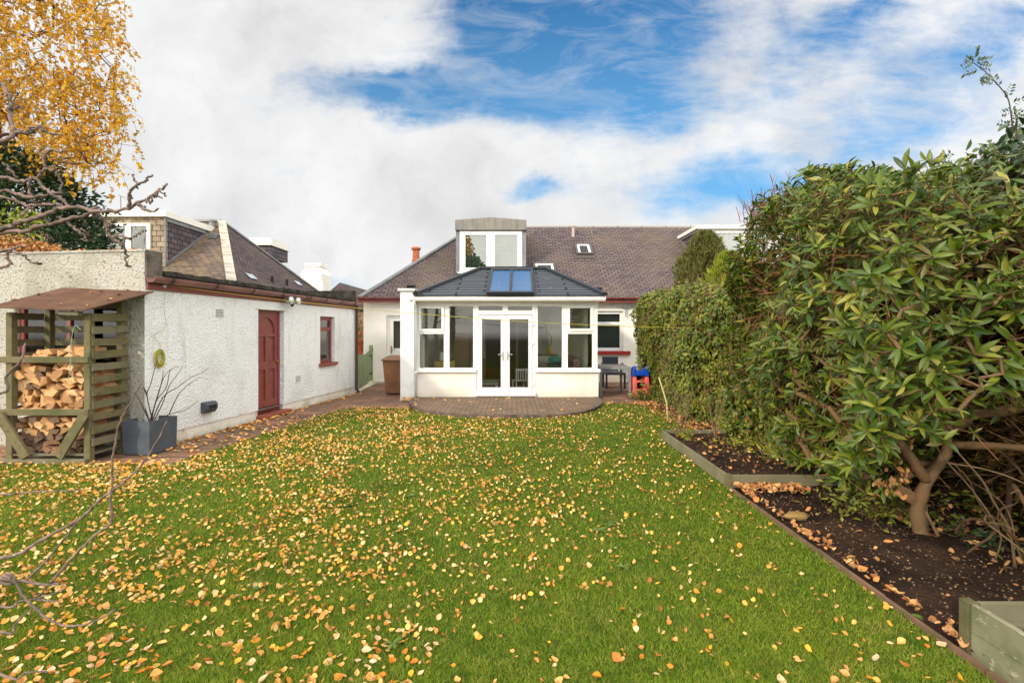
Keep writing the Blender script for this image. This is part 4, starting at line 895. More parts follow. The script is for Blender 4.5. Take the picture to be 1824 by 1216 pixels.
m = MB(); slab(m, [qp(.05, .045), qp(.95, .045), qp(.95, .93), qp(.05, .93)], .012, .014); m.build('pane_backing', mat('deep_blue', srgb(62, 112, 160), .6, .3), rl)
tw = []
for k in range(70):
    p = on_croof(random.uniform(790, 1050), random.uniform(488, 524)) ; 
    if k < 26: p = qp(random.random(), random.random() * .9)
    tw.append(Vector(p) + nc * (.1 if k < 26 else .012))
o = scatter_leaves('roof_leaves', np.array([tuple(p) for p in tw]), .022, MATS['leaf_pale'], .25); tag(o, 'small pale fallen leaves stuck on the conservatory roof and roof lights', 'fallen leaves', kind='stuff')
# floor
tag(MB().box(CXL + .2, CXR - .26, CY + .26, HYW, -.02, .07).build('floor', M_floor_in), kind='structure')
# pillar / end wall left
pw = thing('garden_wall', (-2.45, 13.2, 0), 'tall narrow white end wall with stone coping beside the conservatory', 'wall')
px0_, px1_ = (713 - PX0) * 11.2 / F, (737.2 - PX0) * 11.2 / F
MB().box(px0_, px1_, 11.2, HYW - .003, -.02, 2.53).build('wall', M_pillar, pw); MB().box(px0_ - .05, px1_ + .03, 11.14, 14.9, 2.53, 2.59).build('coping', mat('coping_stone', srgb(206, 206, 200), .8, .2), pw, bevel=.01)
MB().add([(px1_+.03, 11.2, 2.40), (px1_+.2, 11.12, 2.40), (px1_+.2, 13, 2.40), (px1_+.03, 13, 2.40), (px1_-.02, 11.2, 2.58), (px1_+.2, 11.12, 2.47), (px1_+.2, 13, 2.47), (px1_-.02, 13, 2.58)], [(0,3,2,1),(4,5,6,7),(0,1,5,4),(1,2,6,5),(2,3,7,6),(3,0,4,7)]).build('lead_flashing', M_dark, pw)

# ---- furniture inside
FZ = .07
def kid_chair(loc, rot):
    M_ = Matrix.Translation(loc) @ Matrix.Rotation(rot, 4, 'Z'); t = thing('child_chair', loc, 'small white slatted wooden child chair inside behind the right glass door', 'chair')
    MB(M_).box(-.15, .15, -.14, .14, .28, .30).build('seat', M_white, t)
    for sx in (-1, 1):
        MB(M_).box(sx*.15-.015, sx*.15+.015, -.14, -.11, 0, .28).build('leg', M_white, t); MB(M_).box(sx*.15-.015, sx*.15+.015, .11, .14, 0, .60).build('leg', M_white, t)
    m = MB(M_); m.box(-.135, .135, .115, .135, .54, .59)
    for k in range(4): m.box(-.11+k*.065, -.085+k*.065, .118, .132, .30, .54)
    m.build('backrest', M_white, t); MB(M_).box(-.135, .135, -.01, .01, .10, .12).build('stretcher', M_white, t)
pc_ = at(926, 686, 12.6); kid_chair((pc_.x, 12.3, FZ), R(200))
kt = thing('child_table', (.68, 12.75, FZ), 'low wooden play table with teal top inside behind the right glass door', 'table')
MB().box(.38, .95, 12.5, 13.0, FZ+.44, FZ+.47).build('table_top', M_teal, kt); MB().box(.40, .93, 12.52, 12.98, FZ+.38, FZ+.438).build('apron', M_wood_in, kt)
for x_, y_ in ((.42, 12.54), (.88, 12.54), (.42, 12.93), (.88, 12.93)): MB().box(x_, x_+.04, y_, y_+.04, FZ, FZ+.38).build('leg', M_wood_in, kt)
lb = thing('low_bench', (-.55, 12.6, FZ), 'low pale green topped bench on the floor inside the left glass door', 'bench')
MB().box(-.98, -.35, 12.2, 12.9, FZ+.18, FZ+.24).build('top', mat('pale_green_top', srgb(200, 214, 180), .7, .2), lb)
for x_, y_ in ((-.95, 12.23), (-.42, 12.23), (-.95, 12.83), (-.42, 12.83)): MB().box(x_, x_+.05, y_, y_+.05, FZ, FZ+.18).build('leg', M_white, lb)
dk = thing('desk', (.95, 14.6, FZ), 'small white desk against the back wall inside the conservatory', 'desk')
MB().box(.62, 1.38, 14.4, 14.95, FZ+.80, FZ+.83).build('desk_top', M_wood_in, dk); MB().box(.64, 1.36, 14.42, 14.93, FZ+.62, FZ+.798).build('drawer_box', M_white, dk)
for x_ in (.66, 1.30): MB().box(x_, x_+.05, 14.45, 14.9, FZ, FZ+.62).build('side', M_white, dk)
lp = thing('desk_lamp', (1.15, 14.6, FZ+.83), 'desk lamp with black shade and yellow base standing on the white desk', 'lamp')
MB().lathe((1.12, 14.6, FZ+.832), [(.07, 0), (.07, .12), (.06, .2), (.04, .26)], 14).build('base', M_ybody, lp, smooth=True)
MB().tube([tuple(q) for q in crm([(1.14, 14.6, FZ+1.08), (1.2, 14.6, FZ+1.25), (1.1, 14.6, FZ+1.5), (.9, 14.6, FZ+1.62)], 6)], .01, 6).build('arm', M_black, lp)
MB().lathe((.85, 14.6, FZ+1.55), [(.13, -.02), (.11, .07), (.04, .12), (0, .13)], 16).build('lamp_shade', M_black, lp, smooth=True)
sf = thing('daybed', (1.45, 13.2, FZ), 'daybed with sage green covers under the vertical blinds inside', 'sofa')
MB().box(1.05, 1.62, 12.0, 14.2, FZ, FZ+.42).build('base', M_wood_in, sf); MB().box(1.03, 1.6, 12.02, 14.18, FZ+.42, FZ+.62).build('mattress', M_cloth, sf, bevel=.06); MB().box(1.5, 1.72, 12.0, 14.2, FZ+.3, FZ+.86).build('backrest', mat('dusty_pink_cloth', srgb(176, 142, 128), .9, .1), sf, bevel=.05)
m = MB(); m.lathe((1.25, 13.9, FZ+.72), [(0, -.1), (.2, -.06), (.22, 0), (.18, .08), (0, .12)], 14); tag(m.build('cushion', M_teal, smooth=True), 'round teal cushion on the daybed inside', 'cushion')
dr = thing('drawer_unit', (-1.75, 12.6, FZ), 'pale wooden drawer unit inside the left conservatory window', 'drawers')
MB().box(-1.98, -1.45, 12.3, 12.75, FZ, FZ+.78).build('carcass', mat('pine', srgb(196, 156, 100), .6, .3), dr)
for k in range(3): MB().box(-1.96, -1.47, 12.28, 12.299, FZ+.03+k*.25, FZ+.26+k*.25).build('drawer', mat('pine_light', srgb(206, 170, 116), .6, .3), dr)
bx_ = MB(); bx_.box(-1.86, -1.62, 12.42, 12.62, FZ+.782, FZ+1.0); tag(bx_.build('storage_box', M_white, bevel=.02), 'small white box on top of the pale drawer unit', 'box')
cb = thing('cupboard', (-1.5, 14.5, FZ), 'tall pale wooden cupboard at the back left inside the conservatory', 'cupboard')
MB().box(-1.75, -1.25, 14.2, 14.7, FZ, FZ+1.5).build('carcass', mat('pale_oak', srgb(170, 140, 104), .6, .3), cb); MB().box(-1.72, -1.28, 14.18, 14.199, FZ+.05, FZ+1.45).build('door', mat('pale_oak_door', srgb(184, 154, 118), .6, .3), cb)
for x_ in (-1.12, .92):
    m = MB()
    for k in range(8): m.tube([(x_ + k*.035, HYW - .12 + .03 * (k % 2), .75), (x_ + k*.035, HYW - .12 + .03 * (k % 2), 2.2)], .03, 6)
    tag(m.build('curtain', M_curtain), 'narrow pale curtain hanging ' + ('left' if x_ < 0 else 'right') + ' of the inner doorway', 'curtain')
pf = thing('picture', (-.55, 19.4, 1.5), 'framed picture on the dark far wall seen through the left glass door', 'picture')
m = MB(); X0, X1, Z0, Z1 = -1.0, -.35, 1.5, 1.95
for q in ((X0, X0+.04, Z0, Z1), (X1-.04, X1, Z0, Z1), (X0+.04, X1-.04, Z0, Z0+.04), (X0+.04, X1-.04, Z1-.04, Z1)): m.box(q[0], q[1], 19.40, 19.46, q[2], q[3])
m.build('frame', mat('pale_frame', srgb(190, 160, 150)), pf); MB().box(X0+.04, X1-.04, 19.44, 19.46, Z0+.04, Z1-.04).build('print', mat('dim_print', srgb(110, 70, 80), .6, .3, var=(5, srgb(80, 90, 110), .4, .6)), pf)

# ================================================================== LOG STORE
SX0, SX1, SY0, SY1 = -6.14, -5.12, 5.86, 6.42
ls = thing('log_store', ((SX0+SX1)/2, (SY0+SY1)/2, 0), 'open slatted timber log store with green algae and rusty sheet roof against the garage gable', 'log store')
def part(name, m, o_, **k): return o_.build(name, m, ls, **k)
PW = .075
for x_, y_, zt in ((SX0, SY0, 1.83), (SX1-PW, SY0, 1.80), (SX0, SY1-PW, 2.06), (SX1-PW, SY1-PW, 2.02)): part('post', M_timber, MB().box(x_, x_+PW, y_, y_+PW, .0, zt), bevel=.006)
for z_, xx0 in ((1.22, SX0-.06), (.585, SX0-.08)): part('rail', M_timber, MB().box(xx0, SX1+.0, SY0-.028, SY0-.002, z_, z_+.075), bevel=.004)
part('base_board', M_timber_g, MB().box(SX0-.10, SX1-.02, SY0-.05, SY0-.002, .0, .06), bevel=.005)
part('brace', M_timber, MB().bar((SX0+.0, SY0-.06, .60), (SX0+.33, SY0-.06, .04), .05, .105, up=(0,-1,0)).__class__().bar((SX0-.03, SY0-.046, .60), (SX0+.30, SY0-.046, .09), .105, .035, up=(0,-1,0)))
part('brace', M_timber, MB().bar((SX1-.02, SY0-.046, .60), (SX1-.33, SY0-.046, .09), .105, .035, up=(0,-1,0)))
for k in range(11):
    z_ = .245 + k * .152; tl = .004 * (-1)**k; part('side_slat', M_timber if k % 3 else M_timber_g, MB().bar((SX1+.012, SY0+.02, z_+tl), (SX1+.012, SY1+.01, z_-tl+.002*k), .022, .088 + .006*math.sin(k*2), up=(0,0,1)))
for k in range(11):
    z_ = .26 + k * .165
    if z_ < 1.98: part('back_slat', M_timber_g, MB().box(SX0+PW+.002, SX1-PW-.002, SY1-.03, SY1-.01, z_, z_+.09)); part('side_slat', M_timber_g, MB().box(SX0-.012, SX0+.012-.014, SY0+PW, SY1-PW, z_, z_+.085))
part('inner_slat', M_timber_g, MB().box(SX0+PW, SX1-PW, SY0+.10, SY0+.12, .02, .05))
for z_ in (.09,): part('shelf', M_timber_g, MB().box(SX0+.01, SX1-.01, SY0+.01, SY1-.04, z_, z_+.02))
a, b, c, d = at(-14, 546, 5.72), at(152, 551, 5.72), at(274, 519, 6.47), at(112, 512, 6.47)
a = Vector((SX0-.08, 5.72, b.z+.03)); d.x = max(d.x, SX0 - .02)
m = MB(); vs = [Vector(p) for p in (a, b, c, d)]; m.add([p - Vector((0,0,.014)) for p in vs] + vs, [(0,3,2,1),(4,5,6,7),(0,1,5,4),(1,2,6,5),(2,3,7,6),(3,0,4,7)]); part('roof_sheet', M_rust, m)
part('roof_batten', M_timber_g, MB().bar((SX1-.3, 5.80, 1.825), (SX1-.06, 5.80, 1.815), .07, .05))
# split logs, each its own object (a few shared wedge meshes)
def log_mesh(k, m):
    r = random.Random(100 + k); n = r.choice([3, 3, 4, 4, 5]); base = r.uniform(0, 6.28); rad = r.uniform(.050, .072); pts = []
    for i in range(n):
        a_ = base + 2 * math.pi * (i + r.uniform(-.22, .22)) / n; q = rad * r.uniform(.8, 1.2); pts.append((q * math.cos(a_) * 1.25, q * math.sin(a_) * .78))
    L = r.uniform(.30, .38); vs = []; ring = 4
    for j in range(ring):
        y_ = L * j / (ring - 1); 
        for x_, z_ in pts: vs.append((x_ + r.uniform(-.004, .004), y_ + (r.uniform(-.012, .012) if j in (0, ring-1) else 0), z_ + r.uniform(-.004, .004)))
    fs = [tuple(range(n)), tuple(range(ring*n-1, (ring-1)*n-1, -1))]; fs += [(j*n+i, (j+1)*n+i, (j+1)*n+(i+1)%n, j*n+(i+1)%n) for j in range(ring-1) for i in range(n)]
    me = bpy.data.meshes.new('firewood_log'); me.from_pydata(vs, [], fs); me.update(); me.materials.append(m); return me
LM = [log_mesh(k, M_logend) for k in range(14)]; LO = [log_mesh(k + 50, M_logold) for k in range(8)]
ORD = ['first', 'second', 'third', 'fourth', 'fifth', 'sixth', 'seventh', 'eighth', 'ninth', 'tenth', 'eleventh', 'twelfth']
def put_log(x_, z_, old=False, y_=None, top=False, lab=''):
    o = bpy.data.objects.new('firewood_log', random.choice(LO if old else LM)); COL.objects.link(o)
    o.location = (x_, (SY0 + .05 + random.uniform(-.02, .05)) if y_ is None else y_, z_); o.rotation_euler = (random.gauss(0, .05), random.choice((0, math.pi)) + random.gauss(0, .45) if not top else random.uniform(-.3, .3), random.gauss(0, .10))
    s_ = random.uniform(.85, 1.12); o.scale = (s_, 1, s_)
    tag(o, ('dull grey ' if old else 'pale ') + 'split log, ' + lab, 'log', 'split logs in the log store')
def stack(z0, z1, oldf, where, dz=.074, dx=.114):
    z_ = z0 + .045; r = 0
    while z_ < z1:
        x_ = SX0 + .12 + (.05 if r % 2 else 0); q = 0
        while x_ < SX1 - .10:
            put_log(x_ + random.uniform(-.012, .012), z_ + random.uniform(-.01, .01), old=random.random() < oldf(z_), lab=ORD[q] + ' from the left in the ' + ORD[r] + ' row above the ' + where); x_ += dx * random.uniform(.9, 1.12); q += 1
        z_ += dz; r += 1
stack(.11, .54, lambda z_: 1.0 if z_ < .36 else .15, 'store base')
stack(.585, 1.20, lambda z_: .03, 'middle rail')
for k in range(8): put_log(SX0 + .17 + k * .105, 1.255 + .03 * math.sin(k * 1.1) + .05 * (k > 4), top=True, lab=ORD[k] + ' from the left lying loose just above the top rail')
for k in range(5): put_log(SX0 + .30 + k * .135, 1.34 + .03 * (k > 2), top=True, lab=ORD[k] + ' from the left on the very top of the heap')
for j in range(7): put_log(SX1 - .14 + random.uniform(-.02, .02), .63 + j * .088, y_=SY0 + .30 + random.uniform(0, .04), lab=ORD[j] + ' one up behind the side slats, set back in the store')
tag(MB().tube([tuple(q) for q in crm([(SX1-.07, SY0-.04, 1.62), (SX1-.14, SY0-.05, 1.66), (SX1-.18, SY0-.05, 1.45), (SX1-.19, SY0-.05, 1.15), (SX1-.22, SY0-.05, 1.0)], 5)], .004, 4).build('loose_cord', mat('pale_cord', srgb(150, 170, 150))), 'thin pale green cord dangling from the front of the log store', 'cord')

# ================================================================== PLANTER with bare shrub
pl = thing('planter', (-4.83, 6.42, 0), 'square blue grey planter standing on the paving beside the log store', 'planter')
q0, q1, q2, q3 = at(218, 810, 6.26), at(266, 812, 6.20), at(315, 797, 6.655), None
q0.z = q1.z = q2.z = 0; q3 = q0 + (q2 - q1); hgt_ = .44
def shrink(f, z): c = (q0 + q1 + q2 + q3) / 4; return [Vector((*(c + (p - c) * f).xy, z)) for p in (q0, q1, q2, q3)]
o0, o1, i1, i0 = shrink(.985, .012), shrink(1.02, hgt_), shrink(.90, hgt_), shrink(.89, hgt_ - .07)
m = MB(); m.add(o0 + o1 + i1 + i0, [(3,2,1,0)] + [(k, (k+1)%4, 4+(k+1)%4, 4+k) for k in range(4)] + [(4+k, 4+(k+1)%4, 8+(k+1)%4, 8+k) for k in range(4)] + [(8+k, 8+(k+1)%4, 12+(k+1)%4, 12+k) for k in range(4)])
m.build('tub', M_planter, pl); MB().add(shrink(.895, hgt_ - .065), [(0,1,2,3)]).build('soil', M_soil, pl)
ctr = Vector(((q0 + q1 + q2 + q3) / 4).xy).to_3d(); ctr.z = hgt_ - .07
D_ = 6.45; br = [[(270, 745), (262, 705), (268, 685), (276, 655), (281, 640)], [(270, 745), (254, 712), (250, 690), (247, 680), (244, 668)], [(272, 745), (278, 715), (296, 690), (303, 660), (318, 652)], [(272, 745), (290, 708), (315, 690), (340, 672), (357, 665), (372, 655)],
      [(272, 745), (288, 722), (301, 688), (312, 672), (326, 652)], [(268, 745), (256, 728), (248, 712), (242, 700)], [(275, 745), (300, 738), (330, 730), (354, 713)], [(272, 745), (282, 700), (292, 672), (304, 657)], [(301, 738), (316, 706), (332, 688), (357, 671)], [(278, 715), (288, 680), (291, 660)], [(262, 705), (256, 690), (262, 700)]]
m = MB()
for i, b_ in enumerate(br):
    pts = [at(x, y, D_ + .16 * math.sin(i * 2.3) * (j / len(b_))) for j, (x, y) in enumerate(b_)]
    if i not in (8, 9, 10): pts[0] = ctr + Vector((random.uniform(-.03, .03), random.uniform(-.03, .03), -.01))
    pts = crm(pts, 5); m.tube(pts, [.0065 * (1 - .75 * k / len(pts)) + .001 for k in range(len(pts))], 5)
tag(m.build('bare_shrub', M_redtwig), 'leafless shrub with thin dark red stems growing in the grey planter', 'shrub')

# ================================================================== SIDE GATE, BIN
gt = thing('side_gate', (-4.4, 14, 0), 'sage green painted board gate between the garage and the house', 'gate')
GA, GB = Vector((-4.12, 12.72, 0)), Vector((-4.40, 15.08, 0)); gd = (GB - GA).normalized(); L_ = (GB - GA).length; nb = 18
for seg in (0,):
    m = MB()
    for k in range(nb):
        a_ = GA + gd * (L_ * k / nb + .004); b_ = GA + gd * (L_ * (k + 1) / nb - .004); t = (k + .5) / nb; zt = .96 + .02 * math.sin(t * 5) + (.08 if .55 < t < .9 else 0) * math.sin((t-.55)/.35*math.pi) ; zt = .93 + .13 * abs(2 * t - 1) ** 2
        nn = Vector((gd.y, -gd.x, 0)); m.add([a_ + Vector((0,0,.08)), b_ + Vector((0,0,.08)), b_ - nn*.02 + Vector((0,0,.08)), a_ - nn*.02 + Vector((0,0,.08)), a_ + Vector((0,0,zt)), b_ + Vector((0,0,zt)), b_ - nn*.02 + Vector((0,0,zt)), a_ - nn*.02 + Vector((0,0,zt))], [(0,1,2,3),(7,6,5,4),(4,5,1,0),(5,6,2,1),(6,7,3,2),(7,4,0,3)])
    m.build('board_panel', M_green, gt)
MB().box(-4.47, -4.37, 15.1, 15.2, 0, 1.17).build('gate_post', M_green, gt, bevel=.006)
for z_ in (.30, .85): MB().bar(GB + Vector((.03, -.45, z_)), GB + Vector((.02, .03, z_)), .02, .05).build('hinge', M_black, gt)
MB().box(-4.37, -4.36, 15.11, 15.16, .98, 1.08).build('latch', M_black, gt)
m = MB(); m.sheet((-4.18, 12.8, .004), (-4.05, 12.8, .004), (-4.2, 15.1, .004), (-4.44, 15.1, .004)); tag(m.build('threshold_strip', M_plinth), kind='structure')
bn = thing('wheelie_bin', (-2.95, 12.6, 0), 'brown wheeled rubbish bin standing behind the white end wall', 'bin')
bx0, by0 = (681 - PX0) * 12.1 / F, 12.1
def frustum(m, x0, x1, y0, y1, z0, z1, tx, ty):
    return m.add([(x0+tx,y0+ty,z0),(x1-tx,y0+ty,z0),(x1-tx,y1,z0),(x0+tx,y1,z0),(x0,y0,z1),(x1,y0,z1),(x1,y1,z1),(x0,y1,z1)], [(0,3,2,1),(4,5,6,7),(0,1,5,4),(1,2,6,5),(2,3,7,6),(3,0,4,7)])
frustum(MB(), bx0-.0, bx0+.56, by0, by0+.62, .03, .86, .05, .10).build('body', M_bin, bn, bevel=.02)
m = MB(); m.add([(bx0-.035,by0-.04,.86),(bx0+.595,by0-.04,.86),(bx0+.595,by0+.66,.90),(bx0-.035,by0+.66,.90),(bx0-.03,by0-.035,.90),(bx0+.59,by0-.035,.90),(bx0+.56,by0+.62,.98),(bx0,by0+.62,.98)], [(0,3,2,1),(4,5,6,7),(0,1,5,4),(1,2,6,5),(2,3,7,6),(3,0,4,7)]); m.build('lid', M_bin, bn, bevel=.015)
m = MB(); m.tube([(bx0-.0, by0+.68, .90), (bx0+.56, by0+.68, .90)], .018, 8); m.build('handle', M_bin, bn)
for x_ in (bx0 + .02, bx0 + .50): m = MB(); m.lathe((x_, by0+.5, .10), [(.0, -.02), (.10, -.02), (.10, .035), (0, .035)], 18, 'x'); m.build('wheel', M_black, bn)
MB().lathe((bx0 + .46, by0+.06, .10), [(.0, -.02), (.10, -.02), (.10, .035), (0, .035)], 18, 'x').build('wheel', M_black, bn)

# ================================================================== TABLE, CHAIR, CHILD STEP
tb = thing('garden_table', (2.55, 12.6, 0), 'grey metal garden table with slatted top on the paving right of the conservatory', 'table')
tx0, tx1, ty0, ty1, tz = 2.18, 2.96, 12.0, 13.0, .70
m = MB()
for k in range(9): m.box(tx0+.03, tx1-.03, ty0+.03+k*.105, ty0+.03+k*.105+.096, tz+.005, tz+.02)
m.build('table_top', M_ttop, tb); m = MB(); m.box(tx0, tx1, ty0, ty0+.03, tz-.05, tz+.02).box(tx0, tx1, ty1-.03, ty1, tz-.05, tz+.02).box(tx0, tx0+.03, ty0+.03, ty1-.03, tz-.05, tz+.02).box(tx1-.03, tx1, ty0+.03, ty1-.03, tz-.05, tz+.02); m.build('frame', M_tgrey, tb, bevel=.004)
for x_, y_ in ((tx0+.01, ty0+.01), (tx1-.06, ty0+.01), (tx0+.01, ty1-.06), (tx1-.06, ty1-.06)): MB().box(x_, x_+.05, y_, y_+.05, 0, tz-.051).build('leg', M_tgrey, tb)
ch = thing('garden_chair', (2.92, 13.9, 0), 'charcoal woven garden chair behind the grey garden table', 'chair')
X0, X1, Y0, Y1 = 2.62, 3.18, 13.5, 14.05
MB().box(X0, X1, Y0, Y1, .38, .44).build('seat', M_chair, ch, bevel=.01); MB().box(X0, X1-.1, Y1-.05, Y1+.01, .45, .87).build('backrest', M_chair, ch, bevel=.015)
for x_, y_ in ((X0, Y0), (X1-.05, Y0), (X0, Y1-.05), (X1-.05, Y1-.05)): MB().box(x_, x_+.05, y_, y_+.05, 0, .38).build('leg', M_chair, ch)
for x_ in (X0 - .03, X1 - .02): MB().add([(x_, Y0, .60), (x_+.05, Y0, .60), (x_+.05, Y1, .66), (x_, Y1, .66), (x_, Y0, .63), (x_+.05, Y0, .63), (x_+.05, Y1, .69), (x_, Y1, .69)], [(0,3,2,1),(4,5,6,7),(0,1,5,4),(1,2,6,5),(2,3,7,6),(3,0,4,7)]).build('armrest', M_chair, ch)
sp = thing('child_steps', (3.2, 12.1, 0), 'blue and red plastic child play steps standing by the end of the ivy hedge', 'toy')
for x_ in ((1128-PX0)*12/F, (1150-PX0)*12/F):
    wd = .10; MB().add([(x_-.01,11.95,0),(x_+wd,11.95,0),(x_+wd,12.5,0),(x_-.01,12.5,0),(x_,12.0,.47),(x_+.085,12.0,.47),(x_+.085,12.38,.47),(x_,12.38,.47)], [(0,3,2,1),(4,5,6,7),(0,1,5,4),(1,2,6,5),(2,3,7,6),(3,0,4,7)]).build('lower_side', M_pink, sp, bevel=.015)
    m = MB(); m.prism([(x_, 12.0, .472), (x_, 11.98, .66), (x_, 12.03, .74), (x_, 12.10, .72), (x_, 12.36, .62), (x_, 12.38, .472)], (.085, 0, 0)); m.build('upper_side', M_blue, sp, bevel=.015)
xa, xb = (1128-PX0)*12/F + .086, (1150-PX0)*12/F - .001
MB().box(xa, xb, 12.0, 12.34, .50, .62).build('seat', M_blue, sp, bevel=.02); MB().box(xa, xb, 11.98, 12.2, .33, .38).build('step', M_pink, sp, bevel=.012); MB().box(xa+.005, xb, 11.97, 12.25, .13, .17).build('step', M_pink, sp, bevel=.01)
MB().box(xa+.01, xb-.01, 12.36, 12.38, .1, .5).build('back_panel', mat('navy_toy', srgb(16, 30, 70), .5, .4), sp)

# ================================================================== RAISED BEDS, EDGING, SOIL
# soil of the border
m = MB(); nx, ny = 34, 60; X0, X1, Y0, Y1 = 2.215, 6.2, 1.0, 7.2; vs = []; fs = []
for j in range(ny + 1):
    for i in range(nx + 1):
        x_ = X0 + (X1 - X0) * (i / nx) ** 1.2; y_ = Y0 + (Y1 - Y0) * j / ny; edge = min(1, (x_ - X0) / .25)
        vs.append((x_, y_, -.03 + edge * (.045 + .03 * math.sin(x_ * 5 + y_ * 2) * math.sin(y_ * 3.1) + random.uniform(-.012, .012))))
for j in range(ny):
    for i in range(nx): k = j * (nx + 1) + i; fs.append((k, k+1, k+nx+2, k+nx+1))
m.add(vs, fs); tag(m.build('border_soil', M_soil, smooth=True), kind='structure')
m = MB(); ey_ = [1.0 + .62 * k for k in range(7)] + [4.93]
for k in range(len(ey_) - 1): m.bar((2.20 + .006 * math.sin(k), ey_[k] + .004, .0 + .004 * math.sin(k * 3)), (2.20 + .006 * math.sin(k + 1), ey_[k+1] - .004, .004 * math.cos(k * 2)), .026, .07)
tag(m.build('lawn_edging', mat('weathered_edging', srgb(126, 98, 80), .9, .1, var=[(9, srgb(92, 84, 58), .4, .7)], bump=(50, .6, .005))), 'thin weathered timber edging strip between the lawn and the bare soil border', 'edging')
m = MB(); m.sheet((2.6, 7.2, .008), (6, 7.2, .008), (6, 13.2, .008), (3.15, 13.2, .008), (2.95, 10.72, .008), (3.0, 8.6, .008)); tag(m.build('hedge_bottom_soil', mat('leafy_soil', srgb(96, 76, 52), .95, .1, var=[(5, srgb(70, 54, 40), .4, .62), (30, srgb(150, 108, 62), .56, .7)], bump=(35, 1, .03))), kind='structure')
rb = thing('raised_bed', (2.8, 6.1, 0), 'low timber edged raised bed of dark soil in front of the ivy hedge', 'raised bed')
M_bedw = mat('bed_board', srgb(124, 118, 94), .85, .2, var=[(3, srgb(102, 102, 68), .42, .72), (18, srgb(146, 140, 118), .6, .75)], bump=(60, .5, .004))
B0, B1, B2, B3 = Vector((2.22, 4.96, 0)), Vector((3.7, 4.96, 0)), Vector((3.7, 7.25, 0)), Vector((2.24, 7.2, 0))
for a_, b_ in ((B0, B1), (B3, B2), (B0, B3)):
    d_ = (b_ - a_).normalized(); MB().bar(a_ + d_*.026 + Vector((0,0,.065)), b_ - d_*.026 + Vector((0,0,.065)), .03, .13).build('board', M_bedw, rb, bevel=.004)
for p in (B0, B3): MB().box(p.x-.025, p.x+.025, p.y-.025, p.y+.025, -.02, .14).build('corner_post', M_timber, rb, bevel=.003)
m = MB(); vs = []; fs = []; nx, ny = 16, 24
for j in range(ny + 1):
    for i in range(nx + 1): vs.append((2.235 + 1.45 * i / nx, 4.975 + 2.2 * j / ny, .085 + .02 * math.sin(i * 1.1) * math.sin(j * .8) + random.uniform(-.01, .01)))
for j in range(ny):
    for i in range(nx): k = j * (nx + 1) + i; fs.append((k, k+1, k+nx+2, k+nx+1))
m.add(vs, fs); m.build('soil', M_soil, rb, smooth=True)
rb2 = thing('raised_bed', (3.0, 1.6, 0), 'taller ribbed deck board raised bed at the near end of the soil border', 'raised bed')
M_rib = mat('pale_green_deck_board', srgb(146, 144, 114), .8, .25, var=[(5, srgb(118, 122, 88), .45, .64), (22, srgb(200, 196, 168), .6, .72)], bump=(60, .5, .003))
def ribbed(a_, b_, z0, z1, out_):
    """deck board standing on edge, grooves along its length"""
    nrm_ = Vector(out_); prof = []; n = 11
    for k in range(n * 2 + 1):
        z_ = z0 + (z1 - z0) * k / (2 * n); prof.append((-.008 if k % 2 else .005, z_))
    pts = [a_ + nrm_ * p + Vector((0, 0, z_)) for p, z_ in prof] + [a_ - nrm_ * .028 + Vector((0, 0, z1)), a_ - nrm_ * .028 + Vector((0, 0, z0))]
    return MB().prism(pts, b_ - a_)
C0 = Vector((2.285, 2.42, 0)); 
ribbed(Vector((2.285, .3, 0)), Vector((2.285, 2.405, 0)), .115, .245, (-1, 0, 0)).build('board', M_rib, rb2); ribbed(Vector((2.285, .3, 0)), Vector((2.285, 2.405, 0)), -.02, .112, (-1, 0, 0)).build('board', M_rib, rb2)
for z0, z1 in ((-.02, .11), (.115, .245)): MB().box(2.33, 4.4, 2.40, 2.43, z0, z1).build('board', M_bedw, rb2)
MB().box(2.272, 2.325, 2.408, 2.46, -.03, .25).build('corner_post', M_timber, rb2, bevel=.004)
MB().box(2.32, 4.4, 2.35, 2.399, .15, .165).build('inner_batten', M_timber_g, rb2)
m = MB(); m.sheet((2.3, .3, .15), (4.4, .3, .15), (4.4, 2.39, .15), (2.3, 2.39, .15)); m.build('soil', M_soil, rb2)
# stone, litter on soil
m = MB(); st_ = at(1418, 926, 4.1); r0_ = []
for i in range(9):
    for j in range(12):
        th = math.pi * i / 8; ph = 2 * math.pi * j / 12; k = 1 + .12 * math.sin(3 * ph + i) + random.uniform(-.05, .05); r0_.append((st_.x + .105 * k * math.sin(th) * math.cos(ph), st_.y + .055 * k * math.sin(th) * math.sin(ph), .035 + .035 * k * math.cos(th)))
m.add(r0_, [(i*12+j, (i+1)*12+j, (i+1)*12+(j+1)%12, i*12+(j+1)%12) for i in range(8) for j in range(12)]); tag(m.build('stone', mat('tan_stone', srgb(150, 122, 74), .85, .2, var=(12, srgb(120, 100, 62), .4, .7)), smooth=True), 'flat tan stone lying alone on the dark soil border', 'stone')
pts = []
for k in range(420): pts.append((random.uniform(2.26, 2.9), 4.92 - abs(random.gauss(0, .10)), .035))
for k in range(900):
    x_ = random.uniform(2.3, 6.0); y_ = random.uniform(2.5, 4.9)
    if random.random() < (.16 + .84 * (x_ > 3.2)): pts.append((x_, y_, .03 + .015 * random.random()))
for k in range(130): pts.append((2.27 + abs(random.gauss(0, .06)), random.uniform(2.2, 4.8), .02))
for k in range(90): pts.append((random.uniform(2.3, 3.3), random.uniform(5.05, 7.1), .12))
for k in range(500): pts.append((random.uniform(2.7, 3.4), random.uniform(7.3, 10.7), .03))
for k in range(160): pts.append((3.0 + random.gauss(0, .25), 10.6 + random.gauss(0, .15), .03))
chips = [(random.uniform(2.24, 4.2), random.uniform(1.9, 4.9), .035) for k in range(3400)] + [(random.uniform(2.26, 3.4), random.uniform(5, 7.1), .1) for k in range(900)]
